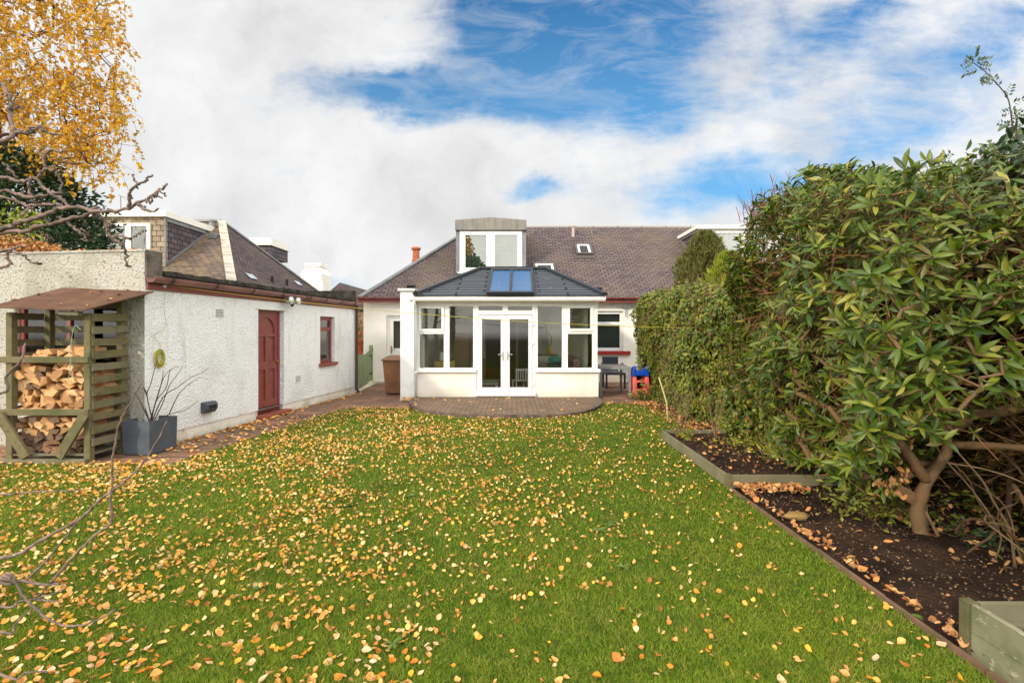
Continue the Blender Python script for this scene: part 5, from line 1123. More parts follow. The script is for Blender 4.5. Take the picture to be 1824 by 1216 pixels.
tag(scatter_leaves('bark_chips', np.array(chips), .014, mat('bark_chip', (0,0,0), .9, .1, isl=[srgb(120, 96, 74), srgb(86, 66, 54), srgb(150, 120, 88), srgb(66, 50, 44)]), .6), 'fine bark chips and crumbs sprinkled over the dark soil', 'bark chips', kind='stuff')
tag(scatter_leaves('border_leaf_litter', np.array(pts), .044, m_litter_b, .45), 'orange brown leaf litter lying on the soil border and under the hedge', 'fallen leaves', kind='stuff')
pts = []
for k in range(170):   # along the garage, on the path and patio edges
    s_ = random.uniform(.1, 6.1); p = gp(s_, -.08 - abs(random.gauss(0, .10))); pts.append((p.x, p.y, .012))
for k in range(210): p = gp(random.uniform(-.7, 2.8), -random.uniform(.1, .9)); pts.append((p.x, p.y, .012))
for k in range(90): pts.append((random.uniform(-6.5, -4.2), random.uniform(5.74, 5.95), .012))
for k in range(70): pts.append((-2.3 + random.gauss(0, .12), 11.05 + random.gauss(0, .1), .03 + random.random()*.03))
for k in range(40): pts.append((random.uniform(-2.1, 1.9), random.uniform(9.3, 11.3), .07))
for k in range(60): pts.append((random.uniform(-8, -6.1), random.uniform(5.8, 6.4), .012))
tag(scatter_leaves('path_leaf_litter', np.array(pts), .05, m_litter, .3), 'dry orange leaves blown along the paving by the garage', 'fallen leaves', kind='stuff')
pts = []
for k in range(14): u_, v_ = random.random(), random.random(); p = a.lerp(b, u_).lerp(d.lerp(c, u_), v_) if False else None
ra, rbb, rc, rd_ = vs_roof = [Vector((SX0-.08, 5.72, at(152, 551, 5.72).z+.03)), at(152, 551, 5.72), at(274, 519, 6.47), Vector((max(at(112,512,6.47).x, SX0-.02), 6.47, at(112,512,6.47).z))]
for k in range(12): u_, v_ = random.random(), random.random(); pts.append(tuple(ra.lerp(rbb, u_).lerp(rd_.lerp(rc, u_), v_) + Vector((0, 0, .004))))
for k in range(160): s_ = random.uniform(-.0, .22); p = gp(s_, random.uniform(.0, 3.2), 2.70); pts.append(tuple(p))
tag(scatter_leaves('roof_leaf_litter', np.array(pts), .05, m_litter_b, .3), 'scattered dead leaves on the rusty roof sheet and garage wall top', 'fallen leaves', kind='stuff')

# ================================================================== IVY HEDGE (right)
m_ivy = mat('ivy_leaf', (0,0,0), .45, .4, isl=[srgb(64, 88, 24), srgb(88, 110, 32), srgb(114, 130, 42), srgb(46, 68, 22), srgb(98, 120, 38), srgb(152, 148, 54), srgb(84, 100, 32), srgb(120, 90, 48)], trans=.2,
            stain=lambda N, c, g: N.mix(N.mapr(N.noise(g.outputs['Position'], 1.6, 5, .6), .56, .70, 0, .7), N.mix(N.mapr(N.noise(g.outputs['Position'], 2.3, 5, .6), .50, .66, 0, .65), c, srgb(150, 150, 58)), srgb(112, 84, 52)))
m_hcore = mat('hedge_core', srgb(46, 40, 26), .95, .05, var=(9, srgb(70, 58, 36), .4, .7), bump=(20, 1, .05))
def hedge_surface(Y, t):
    """t 0..1 runs from the bottom of the face up and over the top; returns X, Z, normal"""
    topz = 2.47 + .08 * np.sin(Y * 1.3) + .05 * np.sin(Y * 3.7 + 1) - .06 * np.clip(8 - Y, 0, 3); face = 3.30 + .07 * np.sin(Y * 1.9) + .12 * np.clip(1.0 - t * 4, 0, 1) * np.sin(Y * 4.1)
    tt = t * 3.5; r_ = .35
    face = face + .34 * np.clip((Y - 10.6) / .8, 0, 1) * np.clip(1.25 - tt * .8, 0, 1)
    X = np.where(tt < 2.1, face + .05 * np.sin(tt * 4 + Y * 2), 0); Z = np.where(tt < 2.1, tt / 2.1 * (topz - r_), 0); nx = np.where(tt < 2.1, -1.0, 0); nz = np.zeros_like(Y)
    k = (tt >= 2.1) & (tt < 2.65); a_ = (tt - 2.1) / .55 * np.pi / 2
    X = np.where(k, face + r_ - r_ * np.cos(a_), X); Z = np.where(k, topz - r_ + r_ * np.sin(a_), Z); nx = np.where(k, -np.cos(a_), nx); nz = np.where(k, np.sin(a_), nz)
    k = tt >= 2.65; X = np.where(k, face + r_ + (tt - 2.65) * 1.1, X); Z = np.where(k, topz + .02 * np.sin(X * 9), Z); nz = np.where(k, 1.0, nz)
    return X, Z, nx, nz
hd = thing('ivy_hedge', (3.9, 9, 0), 'tall clipped hedge smothered in ivy along the right of the lawn', 'hedge')
nj, ni = 70, 40; Yv = np.linspace(5.4, 12.75, nj); tv = np.linspace(0, 1, ni); YY, TT = np.meshgrid(Yv, tv, indexing='ij'); Xh, Zh, nxh, nzh = hedge_surface(YY, TT)
V = np.stack([Xh - nxh * .14 + .0, YY, Zh - nzh * .14], -1).reshape(-1, 3); I = np.arange(nj * ni).reshape(nj, ni)
Fq = np.stack([I[:-1, :-1], I[:-1, 1:], I[1:, 1:], I[1:, :-1]], -1).reshape(-1, 4)
npmesh('inner_growth', V, Fq, m_hcore, hd)
MB().box(3.42, 4.5, 12.6, 12.64, 0, 2.3).build('end_growth', m_hcore, hd)
n = 52000; Yp = 5.4 + 7.4 * rng.random(n) ** 1.15; tp = rng.random(n); X, Z, NX, NZ = hedge_surface(Yp, tp)
dep = rng.random(n) ** 2 * .16 - .06 * (rng.random(n) < .3) * rng.random(n); nv = np.stack([NX, np.zeros(n), NZ], 1)
clump = .07 * np.sin(Yp * 7 + Z * 5) * np.sin(Z * 8 - Yp * 3) + .06 * np.sin(Yp * 2.3 + Z * 3.1) + .04 * np.sin(Yp * 17 + Z * 13)
P = np.stack([X, Yp, Z], 1) - nv * (dep[:, None] + clump[:, None]); 
# end face leaves
n2 = 6000; Pe = np.stack([3.32 + 1.2 * rng.random(n2), 12.72 + .08 * rng.normal(size=n2), 2.4 * rng.random(n2)], 1); P = np.concatenate([P, Pe]); nv = np.concatenate([nv, np.tile([(-.3, -.6, .2)], (n2, 1))]); 
n = len(P); Nn = norm(nv + rng.normal(size=(n, 3)) * .45 + [0, -.25, .2]); Dd = norm(np.cross(Nn, rand_dirs(n)) + [0, 0, -.5])
V, Fq = small_leaves(P, Dd, Nn, .062 * (.6 + .8 * rng.random(n)), .055 * (.6 + .8 * rng.random(n))); npmesh('leaves', V, Fq, m_ivy, hd)
n = 2600; Yp = 5.4 + 7.2 * rng.random(n); tp = rng.random(n); X, Z, NX, NZ = hedge_surface(Yp, tp); m = MB()
for i in range(900):
    p = Vector((X[i] - .0, Yp[i], max(Z[i], .02))); nn = Vector((NX[i], 0, NZ[i])); q = p + nn * random.uniform(.0, .06) + Vector((0, random.uniform(-.2, .2), random.uniform(-.3, .3))); m.tube([p - nn * .08, (p + q) / 2 + nn * .04, q], .004, 3, cap=False)
m.build('stems', M_dtwig, hd)

# ================================================================== CONIFER behind the hedge
m_con = mat('conifer_foliage', (0,0,0), .7, .2, isl=[srgb(84, 90, 44), srgb(108, 106, 54), srgb(128, 122, 68), srgb(72, 80, 44), srgb(116, 110, 62)], trans=.15)
m_yel = mat('golden_foliage', (0,0,0), .6, .2, isl=[srgb(150, 156, 50), srgb(120, 136, 44), srgb(172, 170, 62), srgb(100, 118, 40)], trans=.25)
def conifer(name, base, hh, rr, n, m_, label, lean=0.0):
    t = thing(name, base, label, 'tree'); b_ = Vector(base)
    z = rng.random(n); ang = rng.random(n) * 2 * np.pi
    prof = np.clip((1 - z) ** .48 * (.55 + .45 * np.clip(z * 6, 0, 1)), .05, 1); bump = 1 + .16 * np.sin(ang * 5 + z * 9) + .14 * np.sin(ang * 9 - z * 14) + .10 * np.sin(ang * 3 + z * 23)
    rad = rr * prof * bump * (.66 + .46 * rng.random(n)); P = np.stack([b_.x + rad * np.cos(ang) + lean * z, b_.y + rad * np.sin(ang), b_.z + .4 + (hh - .4) * z], 1)
    outw = np.stack([np.cos(ang), np.sin(ang), .7 + z], 1); D = norm(outw + rng.normal(size=(n, 3)) * .45)
    V, Fq = small_leaves(P, D, rand_dirs(n), .13 * (.6 + .8 * rng.random(n)), .035); npmesh('crown', V, Fq, m_, t)
    m = MB(); zs = [.3 + (hh - .6) * k / 6 for k in range(7)]; 
    for k in range(6):
        pass
    m.tube([b_, b_ + Vector((lean * .5, 0, hh * .5)), b_ + Vector((lean, 0, hh * .93))], [.09, .06, .015], 8)
    for k in range(60):
        z_ = random.uniform(.15, .9); a_ = random.uniform(0, 6.28); r_ = rr * (1 - z_) ** .55 * .8; p0 = b_ + Vector((lean * z_, 0, z_ * hh - .15)); m.tube([p0, p0 + Vector((r_ * math.cos(a_), r_ * math.sin(a_), .25))], [.018, .005], 5)
    m.build('trunk', M_rbark, t); return t
conifer('conifer', (4.78, 12.0, 0), 4.0, .98, 30000, m_con, 'dense dull green conifer rising behind the ivy hedge')
conifer('golden_shrub', (4.35, 9.7, 0), 3.1, .75, 13000, m_yel, 'yellow green evergreen shrub between the conifer and the rhododendron')

# ================================================================== RHODODENDRON (big, right)
rh = thing('rhododendron', (3.25, 4.15, 0), 'very large leggy rhododendron with long glossy leaves overhanging the soil border', 'shrub')
m_rho = mat('rhododendron_leaf', (0,0,0), .40, .4, isl=[srgb(78, 98, 20), srgb(104, 120, 26), srgb(46, 68, 20), srgb(126, 134, 34), srgb(82, 102, 24), srgb(48, 76, 24), srgb(122, 132, 42), srgb(54, 84, 26), srgb(86, 108, 28), srgb(66, 92, 24), srgb(104, 92, 42), srgb(60, 88, 26), srgb(150, 144, 54)], trans=.2, bump=(60, .15, .003))
def env_xmin(Y, Z):
    c = 2.20 + .225 * (Y - 3) + .12 * np.sin(Y * 3.1 + Z * 2) + .10 * np.sin(Z * 4.2 + Y)
    c = c + np.clip(1.15 - Z, 0, 2) ** 1.3 * (.30 + .12 * np.clip(5 - Y, 0, 2)) + np.clip(Z - 2.5, 0, 2) * .30
    return c
def env_top(X, Y): return np.minimum(1.6 + .325 * Y, 3.15 + .02 * Y) + .07 * np.sin(X * 4 + Y) + .08 * np.sin(Y * 5) - .45 * np.clip(env_xmin(Y, 1.6 + 0 * Y) + .35 - X, 0, 1)
n = 60000; Y = 3.0 + 3.9 * rng.random(n); X = 2.1 + 2.7 * rng.random(n); Z = .22 + 3.2 * rng.random(n)
ok = (X > env_xmin(Y, Z)) & (Z < env_top(X, Y)); inner = np.minimum(X - env_xmin(Y, Z), env_top(X, Y) - Z); inner = np.minimum(inner, (Y - 3.0) * .8 + .05)
ok &= rng.random(n) < np.exp(-inner * 2.6) * .95 + .03
ok &= ~((Z < .6) & (rng.random(n) < .4)); ok &= ~((Y < 3.3) & (Z < 1.1) & (X > 2.9)); ok &= rng.random(n) < np.where(Z < .9, .75, 1)
# thin the near right corner so that the hedge and twigs behind show
ok &= ~((X / Y > .90) & (Z < 1.6) & (rng.random(n) < .65)) & ~((X / Y > .80) & (Z < .9)) & ~((Y < 3.9) & (Z < .62)) & ~((X > 2.95) & (Y < 4.4) & (Z < .42))
tips = np.stack([X, Y, Z], 1)[ok]; tips = tips[rng.permutation(len(tips))[:4300]]
nl = 420; low = np.stack([2.55 + .95 * rng.random(nl), 3.75 + 1.3 * rng.random(nl), .28 + .5 * rng.random(nl)], 1); low = low[(low[:, 0] > env_xmin(low[:, 1], low[:, 2]) - .05) & ~((low[:, 0] > 3.15) & (low[:, 2] < .5))]; tips = np.concatenate([tips, low])
half = tips[:, 1] > 4.6
sk = []
rho_split = rng.random(len(tips)) * .8 + tips[:, 1] 
A_ = rho_split > 4.7
for sel, base, stem in ((A_, (3.30, 4.28, -.05), [(3.2, 4.35, .12), (3.02, 4.5, .34)]), (~A_, (3.2, 3.78, -.05), [(3.17, 3.76, .25), (3.2, 3.72, .55)])):
    grow(base, tips[sel], wiggle=.16, step=.17, rtip=.0036, rpow=.44, stem_pts=stem, up=.30, rmax=.05).build('stems', M_rbark, rh)
ctrp = np.array((3.6, 4.6, 1.2)); PT, DT_, NT_, LT, WT = [], [], [], [], []
for p in tips:
    k = random.randint(4, 8); ax = norm((p - ctrp)[None] * [1, .6, .7] + rng.normal(size=(1, 3)) * .55 + [[-.25, -.25, .5]])[0]; e1_ = np.cross(ax, [0, 0, 1.]); e1_ /= max(np.linalg.norm(e1_), 1e-3); e2_ = np.cross(ax, e1_); ph = random.uniform(0, 6.28); Lb = random.choice((.055, .075, .09, .105, .12, .135))
    for j in range(k):
        a_ = ph + j * 2.4 + random.uniform(-.2, .2); up_ = random.uniform(.1, 1.3); d_ = (e1_ * math.cos(a_) + e2_ * math.sin(a_)) + ax * up_
        PT.append(p - ax * .02 * (j % 3)); DT_.append(d_ + rng.normal(size=3) * .28); NT_.append(ax + rng.normal(size=3) * .3); L__ = Lb * random.uniform(.75, 1.15); LT.append(L__); WT.append(L__ * random.uniform(.22, .31))
V, Fq = leaves(np.array(PT), np.array(DT_), np.array(NT_), np.array(LT), np.array(WT), fold=.14, droop=.34, rows=4); o = npmesh('foliage', V, Fq, m_rho, rh)
for p in o.data.polygons: p.use_smooth = True
# fine dead twigs inside
m = MB()
for k in range(3200):
    p = Vector(tips[random.randrange(len(tips))]) * 1.0; c_ = Vector((3.5, 4.4, 1.3)); p = p.lerp(c_, random.uniform(.02, .3)); d_ = Vector((random.uniform(-1, .3), random.uniform(-.8, .4), random.uniform(-.4, .6))).normalized() * random.uniform(.10, .34)
    m.tube([p, p + d_ * .5 + Vector((0, 0, random.uniform(-.03, .03))), p + d_], [.0045, .0036, .002], 3, cap=False)
m.build('dead_twigs', mat('tan_twig', srgb(150, 108, 72), .85, .1, var=(3, srgb(112, 74, 52), .4, .7)), rh)
# bristling reddish shoots on the far top
m = MB()
for k in range(150):
    Y_ = random.uniform(5.6, 6.9); X_ = 2.2 + .225 * (Y_ - 3) + random.uniform(.1, 1.1); p = Vector((X_, Y_, 3.0 + random.uniform(-.12, .12))); d_ = Vector((random.uniform(-.4, .3), random.uniform(-.3, .3), 1)).normalized() * random.uniform(.15, .38)
    m.tube([p, p + d_], [.006, .0025], 4, cap=False)
    for q in range(3): s_ = p + d_ * random.uniform(.3, .8); m.tube([s_, s_ + Vector((random.uniform(-.08, .08), random.uniform(-.05, .05), random.uniform(.04, .1)))], [.004, .002], 3, cap=False)
m.build('bare_shoots', mat('bronze_shoot', srgb(112, 72, 62), .8, .2), rh)
# two thick visible trunks with sloping limbs
for pts, r_ in (([(3.42, 4.20, -.05), (3.22, 4.25, .10), (3.02, 4.4, .30), (2.93, 4.6, .52), (2.95, 4.8, .8), (3.0, 5.0, 1.2)], .085), ([(3.42, 4.22, -.05), (3.3, 4.2, .14), (3.16, 4.28, .34), (3.1, 4.4, .6), (3.0, 4.5, 1.1), (2.95, 4.55, 1.7)], .085),
                ([(3.18, 3.74, -.05), (3.14, 3.74, .22), (3.20, 3.72, .46), (3.38, 3.75, .72), (3.4, 3.9, 1.1)], .07), ([(3.20, 3.72, .44), (3.02, 3.68, .66), (2.86, 3.7, .95), (2.78, 3.8, 1.4)], .05),
                ([(2.95, 4.5, 1.1), (2.86, 4.1, 1.5), (2.86, 3.9, 2.0), (2.95, 3.8, 2.5)], .032), ([(2.86, 4.1, 1.5), (2.65, 4.0, 1.95), (2.62, 3.9, 2.35)], .022), ([(3.38, 3.75, .72), (3.6, 3.4, .78), (3.9, 3.1, .74)], .04), ([(3.42, 3.3, .55), (3.3, 3.0, .42), (3.5, 2.8, .40), (3.9, 2.9, .7)], .02)):
    P_ = crm(pts, 5); MB().tube(P_, [r_ * .82 * (1 - .6 * k / len(P_)) * (1 + .12 * math.sin(k * 1.9 + r_ * 90)) for k in range(len(P_))], 10).build('limb', M_rbark, rh, smooth=True)

# ================================================================== DEAD CONIFER HEDGE behind the rhododendron, with tangled bare branches
dh = thing('dead_hedge', (4.6, 4.5, 0), 'brown dying conifer hedge behind the rhododendron at the garden boundary', 'hedge')
m_dead = mat('dead_needles', (0,0,0), .9, .05, isl=[srgb(96, 70, 42), srgb(122, 90, 54), srgb(74, 56, 36), srgb(104, 92, 48), srgb(138, 104, 64)], stain=lambda N, c, g: N.mix(N.mapr(N.noise(g.outputs['Position'], 1.5, 5, .6), .52, .66, 0, .7), c, srgb(86, 92, 40)))
n = 42000; Y = 1.6 + 5.4 * rng.random(n); Z = 3.0 * rng.random(n) ** .9; Xf = 3.98 + .10 * np.sin(Y * 3) * np.sin(Z * 4) + .12 * rng.random(n) ** 2 + np.clip(Z - 2.6, 0, 1) * .5
Xf = Xf + np.clip(.8 - Z, 0, 1) * .35
P = np.stack([Xf, Y, Z], 1); D = norm(np.stack([-np.ones(n), rng.normal(size=n) * .6, rng.normal(size=n) * .6 + .1], 1)); V, Fq = small_leaves(P, D, rand_dirs(n), .085 * (.5 + rng.random(n)), .013); npmesh('needles', V, Fq, m_dead, dh)
MB().box(4.18, 4.9, 1.4, 7.0, .0, 2.85).build('inner_growth', m_hcore, dh)
m = MB()
for k in range(420):
    y_ = random.uniform(1.8, 6.5); z_ = random.uniform(.1, 2.6); p = Vector((4.2, y_, z_)); L__ = random.uniform(.2, .6)
    pts = [p]; d_ = Vector((-1, random.uniform(-.8, .8), random.uniform(-.5, .5))).normalized()
    for j in range(4): d_ = (d_ + Vector((0, random.gauss(0, .3), random.gauss(0, .3)))).normalized(); pts.append(pts[-1] + d_ * L__ / 4)
    m.tube(pts, [.006, .005, .004, .003, .002], 4, cap=False)
m.build('bare_branches', M_dtwig, dh)
for k in range(26):
    pass
tg = MB()
for k in range(24):   # arching bare stems low on the right
    p = Vector((random.uniform(3.2, 4.1), random.uniform(2.7, 3.9), random.uniform(.02, .1))); d_ = Vector((random.uniform(-.7, .5), random.uniform(-.5, .4), 1)).normalized(); pts = [p]
    for j in range(9): d_ = (d_ + Vector((random.gauss(-.03, .22), random.gauss(0, .2), random.gauss(-.10, .14)))).normalized(); pts.append(pts[-1] + d_ * random.uniform(.10, .16))
    r_ = random.uniform(.004, .012); tg.tube(crm(pts, 2), [r_ * (1 - .7 * i / 19) for i in range(19)], 5, cap=False) if len(crm(pts, 2)) == 19 else None
tag(tg.build('bare_bramble', M_dtwig), 'tangle of bare arching brown stems at the foot of the dead hedge', 'bramble')

# ================================================================== HOLLY / wild rose top right
m_holly = mat('holly_leaf', (0,0,0), .35, .5, isl=[srgb(40, 62, 32), srgb(58, 80, 38), srgb(30, 50, 28), srgb(76, 96, 44), srgb(96, 110, 52)], trans=.15)
ho = thing('holly', (4.0, 3.9, 0), 'dark green holly with a few red berries above the rhododendron at the garden edge', 'tree')
tp_ = []
for k in range(1500):
    Dp = random.uniform(3.4, 4.8); px = random.uniform(1690, 1960); py = random.uniform(225, 420)
    if py > 225 + max(0, (1824 - px)) * .72 and (px > 1700): tp_.append(tuple(at(px, py, Dp)))
tp_ = np.array(tp_[:330]); grow((4.0, 3.9, 0), tp_, wiggle=.1, step=.2, rtip=.003, rpow=.42, stem_pts=[(4.05, 3.9, 1.0), (4.1, 3.95, 2.0), (4.15, 4.0, 2.6)], up=.2, rmax=.05).build('stems', M_bbark, ho)
PT, DT_, NT_ = [], [], []
for p in tp_:
    for j in range(6): PT.append(p + rng.normal(size=3) * .05); DT_.append(rng.normal(size=3) + [0, 0, .2]); NT_.append(rng.normal(size=3) + [0, -.5, 1])
n = len(PT); V, Fq = leaves(np.array(PT), np.array(DT_), np.array(NT_), .075 * (.6 + .8 * rng.random(n)), .036, fold=.14, droop=.15, rows=3); npmesh('foliage', V, Fq, m_holly, ho)
m = MB()
for k in range(10): p = tp_[random.randrange(len(tp_))]; m.lathe(tuple(p), [(0, -.01), (.009, -.005), (.011, 0), (.009, .006), (0, .01)], 8)
m.build('berries', mat('red_berry', srgb(190, 30, 30), .3, .5), ho)
wr = thing('wild_rose', (4.0, 3.7, 0), 'wild rose stem arching high above the hedge against the sky', 'shrub')
def px_branch(pts, D0, D1, r0, r1, m_, n=6, wob=0):
    P_ = [at(x, y, D0 + (D1 - D0) * i / (len(pts) - 1)) for i, (x, y) in enumerate(pts)]; C_ = crm(P_, 5)
    m_.tube(C_, [r0 + (r1 - r0) * k / len(C_) for k in range(len(C_))], n); return C_
m = MB(); 
s1_ = px_branch([(1806, 330), (1802, 270), (1804, 235), (1801, 205), (1795, 175), (1778, 152), (1755, 128), (1738, 115), (1732, 110), (1740, 107)], 3.9, 3.7, .006, .0015, m); s2_ = px_branch([(1812, 330), (1811, 260), (1810, 215), (1806, 190)], 3.9, 3.8, .005, .002, m); s3_ = px_branch([(1676, 315), (1678, 300), (1684, 283), (1688, 276)], 4.2, 4.2, .003, .0015, m)
low_ = crm([(4.0, 3.7, 0), (4.05, 3.75, 1.2), (4.1, 3.85, 2.2), tuple(s1_[0])], 5); m.tube(low_, .008, 5); m.tube(crm([tuple(low_[12]), tuple(s2_[0])], 4), .006, 5); m.tube(crm([tuple(low_[12]), (3.8, 4.1, 2.6), tuple(s3_[0])], 4), .004, 5)
m.build('stems', M_redtwig, wr)
PT, DT_, NT_ = [], [], []
for C_, k0 in ((s1_, 6), (s2_, 4), (s3_, 2)):
    for i in range(k0, len(C_), 2):
        p = np.array(C_[i]); t_ = np.array((C_[min(i+1, len(C_)-1)] - C_[i-1]).normalized()); s_ = norm((rng.normal(size=3) * [1, .4, .6])[None])[0]
        for q in range(4):
            b_ = p + s_ * .022 * (q + 1); sd_ = np.cross(s_, [0, -1, 0]); 
            for sg in (-1, 1): PT.append(b_); DT_.append(s_ * .6 + sd_ * sg); NT_.append([0, -1, .4] + rng.normal(size=3) * .3)
n = len(PT); V, Fq = small_leaves(np.array(PT), np.array(DT_), np.array(NT_), .04 * (.7 + .5 * rng.random(n)), .02); npmesh('foliage', V, Fq, m_holly, wr)

# ================================================================== small plants in the border
def leafy_clump(name, c, r_, hh, n, L, m_, label, cat, group=None, flat=.6):
    c = np.array(c); P = c + np.stack([rng.normal(size=n) * r_, rng.normal(size=n) * r_, np.abs(rng.normal(size=n)) * hh], 1); D = norm(rng.normal(size=(n, 3)) * [1, 1, flat] + (P - c) * 2); N_ = rng.normal(size=(n, 3)) * .5 + [0, -.3, 1]
    V, Fq = leaves(P, D, N_, L * (.6 + .8 * rng.random(n)), L * .48, rows=3, droop=.2); t = thing(name, tuple(c), label, cat, group); npmesh('leaves', V, Fq, m_, t)
    m = MB()
    for k in range(max(6, n // 12)):
        q = P[random.randrange(n)]; m.tube([tuple(c + rng.normal(size=3) * [.3*r_, .3*r_, 0]), tuple((c + q) / 2 + [0, 0, .02]), tuple(q)], .002, 4, cap=False)
    m.build('stems', M_dtwig, t); return t
p = at(1530, 905, 4.2); leafy_clump('ground_plant', (p.x, p.y, .02), .17, .14, 300, .05, m_ivy, 'low leafy green plant growing at the foot of the near rhododendron trunk', 'plant')
p = at(1600, 900, 4.1); leafy_clump('ground_plant', (p.x, p.y, .02), .14, .13, 240, .05, m_ivy, 'ivy clump between the two rhododendron trunks', 'plant')
p = at(1725, 965, 3.7); leafy_clump('ground_plant', (p.x, p.y, .02), .15, .05, 190, .045, m_holly, 'low dark blue green plant on the soil under the dead hedge', 'plant')
p = at(1770, 905, 4.1); leafy_clump('ground_plant', (p.x, p.y, .02), .22, .12, 170, .06, m_ivy, 'scattered ivy leaves on litter beside the dead hedge', 'plant')
p = at(1150, 700, 11.4); leafy_clump('young_plant', (p.x, p.y, .0), .16, .16, 380, .075, m_ivy, 'small leafy green plant growing in front of the play steps', 'plant')
p = at(1330, 800, 6.4); leafy_clump('ground_plant', (p.x, 6.4, .09), .26, .05, 260, .05, m_yel, 'flat yellow green plant spreading over the raised bed soil', 'plant')
p = at(1212, 795, 6.9); leafy_clump('young_plant', (2.45, 6.75, .1), .04, .06, 16, .09, m_yel, 'tiny seedling with yellow leaves at the back corner of the raised bed', 'plant')
for (px, py, D_, n_, h_, lb_) in ((1210, 782, 7.0, 9, .85, 'thin bare brown shrub stems in the back corner of the raised bed'), (1278, 790, 6.6, 5, .80, 'upright pruned tan stems in the middle of the raised bed')):
    p = at(px, py, D_); m = MB()
    for k in range(n_):
        q = Vector((p.x + random.uniform(-.05, .05), p.y + random.uniform(-.05, .05), .06)); e_ = q + Vector((random.uniform(-.22, .16), random.uniform(-.15, .15), h_ * random.uniform(.55, 1))); m.tube(crm([q, q.lerp(e_, .5) + Vector((random.uniform(-.03, .03), 0, 0)), e_], 3), .007 if n_ == 5 else .004, 5)
        if k % 2: f_ = q.lerp(e_, .5); m.tube([f_, f_ + Vector((random.uniform(-.15, .15), 0, .18))], .003, 4)
    tag(m.build('bare_shrub', M_dtwig), lb_, 'shrub')
m = MB(); m.bar(at(1187, 715, 8.6), at(1174, 672, 8.7), .018, .018); c_ = at(1187, 715, 8.6); m.bar(c_, (c_.x + .02, c_.y, .0), .018, .018); tag(m.build('garden_cane', mat('pale_cane', srgb(206, 184, 140))), 'pale wooden cane leaning in front of the hedge near the play steps', 'cane')
# dangling dead leaf cluster on the rhododendron front
PT = []; 
for k in range(90): q = at(1590 + random.gauss(0, 22), 830 + random.uniform(-50, 55), 3.72 + random.gauss(0, .05)); PT.append(tuple(q))
V, Fq = leaves(np.array(PT), rng.normal(size=(90, 3)) * .5 + [0, 0, -1], rand_dirs(90), .05 * (.6 + .8 * rng.random(90)), .025); npmesh('dead_foliage', V, Fq, m_litter_b, rh)
# weeds in the lawn
for i, (px, py, D_) in enumerate(((1085, 938, 3.96), (1068, 948, 3.84), (735, 887, 4.64), (622, 902, 4.4), (455, 1045, 3.0), (700, 1150, 2.45), (1620, 1100, 2.7), (1110, 1015, 3.24))):
    p = at(px, py, D_); n = 9; a_ = rng.random(n) * 6.28; D = np.stack([np.cos(a_), np.sin(a_), .25 + .2 * rng.random(n)], 1); V, Fq = leaves(np.tile([(p.x, p.y, .02)], (n, 1)), D, np.tile([(0, 0, 1.)], (n, 1)), .06 * (.6 + .6 * rng.random(n)), .02, rows=4, droop=.25)
    tag(npmesh('lawn_weed', V, Fq, mat('weed_leaf', (0,0,0), .5, .3, isl=[srgb(96, 120, 50), srgb(122, 140, 74), srgb(86, 108, 40)], trans=.2)), 'flat rosette weed with grey green leaves growing in the lawn', 'weed', 'rosette weeds in the lawn')

# ================================================================== BIRCH behind the garage
m_birch = mat('birch_leaf', (0,0,0), .55, .3, isl=[srgb(232, 178, 40), srgb(216, 154, 34), srgb(240, 194, 62), srgb(192, 130, 36), srgb(228, 180, 66), srgb(200, 172, 54)], trans=.4)
bi = thing('birch', (-10.2, 9.6, 0), 'tall silver birch with golden autumn leaves and drooping twigs behind the garage', 'tree')
def birch_tips():
    out_ = []
    while len(out_) < 1500:
        px = random.uniform(-420, 245); py = random.uniform(-700, 335); Dd_ = random.uniform(8.4, 10.6)
        # silhouette of the crown's right side
        edge = 150 + 88 * math.sin(max(0, min(1, (py + 150) / 620)) * math.pi) if py > -150 else 150 - (abs(py) - 150) * .45
        if px > edge + random.uniform(-34, 12): continue
        low = 305 - max(0, (px - 120)) * .15
        if px < 60: low = 262 + random.uniform(-20, 20)
        if py > low: continue
        if px < -150 and random.random() < .5: continue
        out_.append(tuple(at(px, py, Dd_)))
    return np.array(out_)
bt = birch_tips()
grow((-10.2, 9.6, 0), bt, wiggle=.22, step=.45, rtip=.0042, rpow=.46, stem_pts=[(-10.2, 9.6, 1.5), (-10.15, 9.6, 3), (-10.1, 9.6, 4.5), (-10.2, 9.6, 6), (-10.3, 9.6, 7.5), (-10.2, 9.6, 9)], up=.35, rmax=.16).build('branches', M_bbark, bi)
PT, DT_, NT_, m = [], [], [], MB()
for p in bt:   # drooping twiglets with leaves
    for t_ in range(3):
        q = p + rng.normal(size=3) * .12; L__ = random.uniform(.2, .48); side = rng.normal(size=3) * .25; e_ = q + np.array([side[0] * .6, side[1] * .6, -L__]); mid = (q + e_) / 2 + side * .25
        m.tube([tuple(q), tuple(mid), tuple(e_)], [.003, .0025, .0015], 3, cap=False)
        for j in range(random.randint(8, 13)):
            s_ = random.random(); b_ = q * (1-s_)**2 + mid * 2 * s_ * (1-s_) + e_ * s_**2; PT.append(b_); DT_.append(rng.normal(size=3) * [1, 1, .5] + [0, 0, -.9]); NT_.append(rng.normal(size=3))
m.build('twigs', M_bbark, bi); n = len(PT); V, Fq = small_leaves(np.array(PT), np.array(DT_), np.array(NT_), .075 * (.6 + .7 * rng.random(n)), .055 * (.6 + .7 * rng.random(n))); npmesh('crown', V, Fq, m_birch, bi)

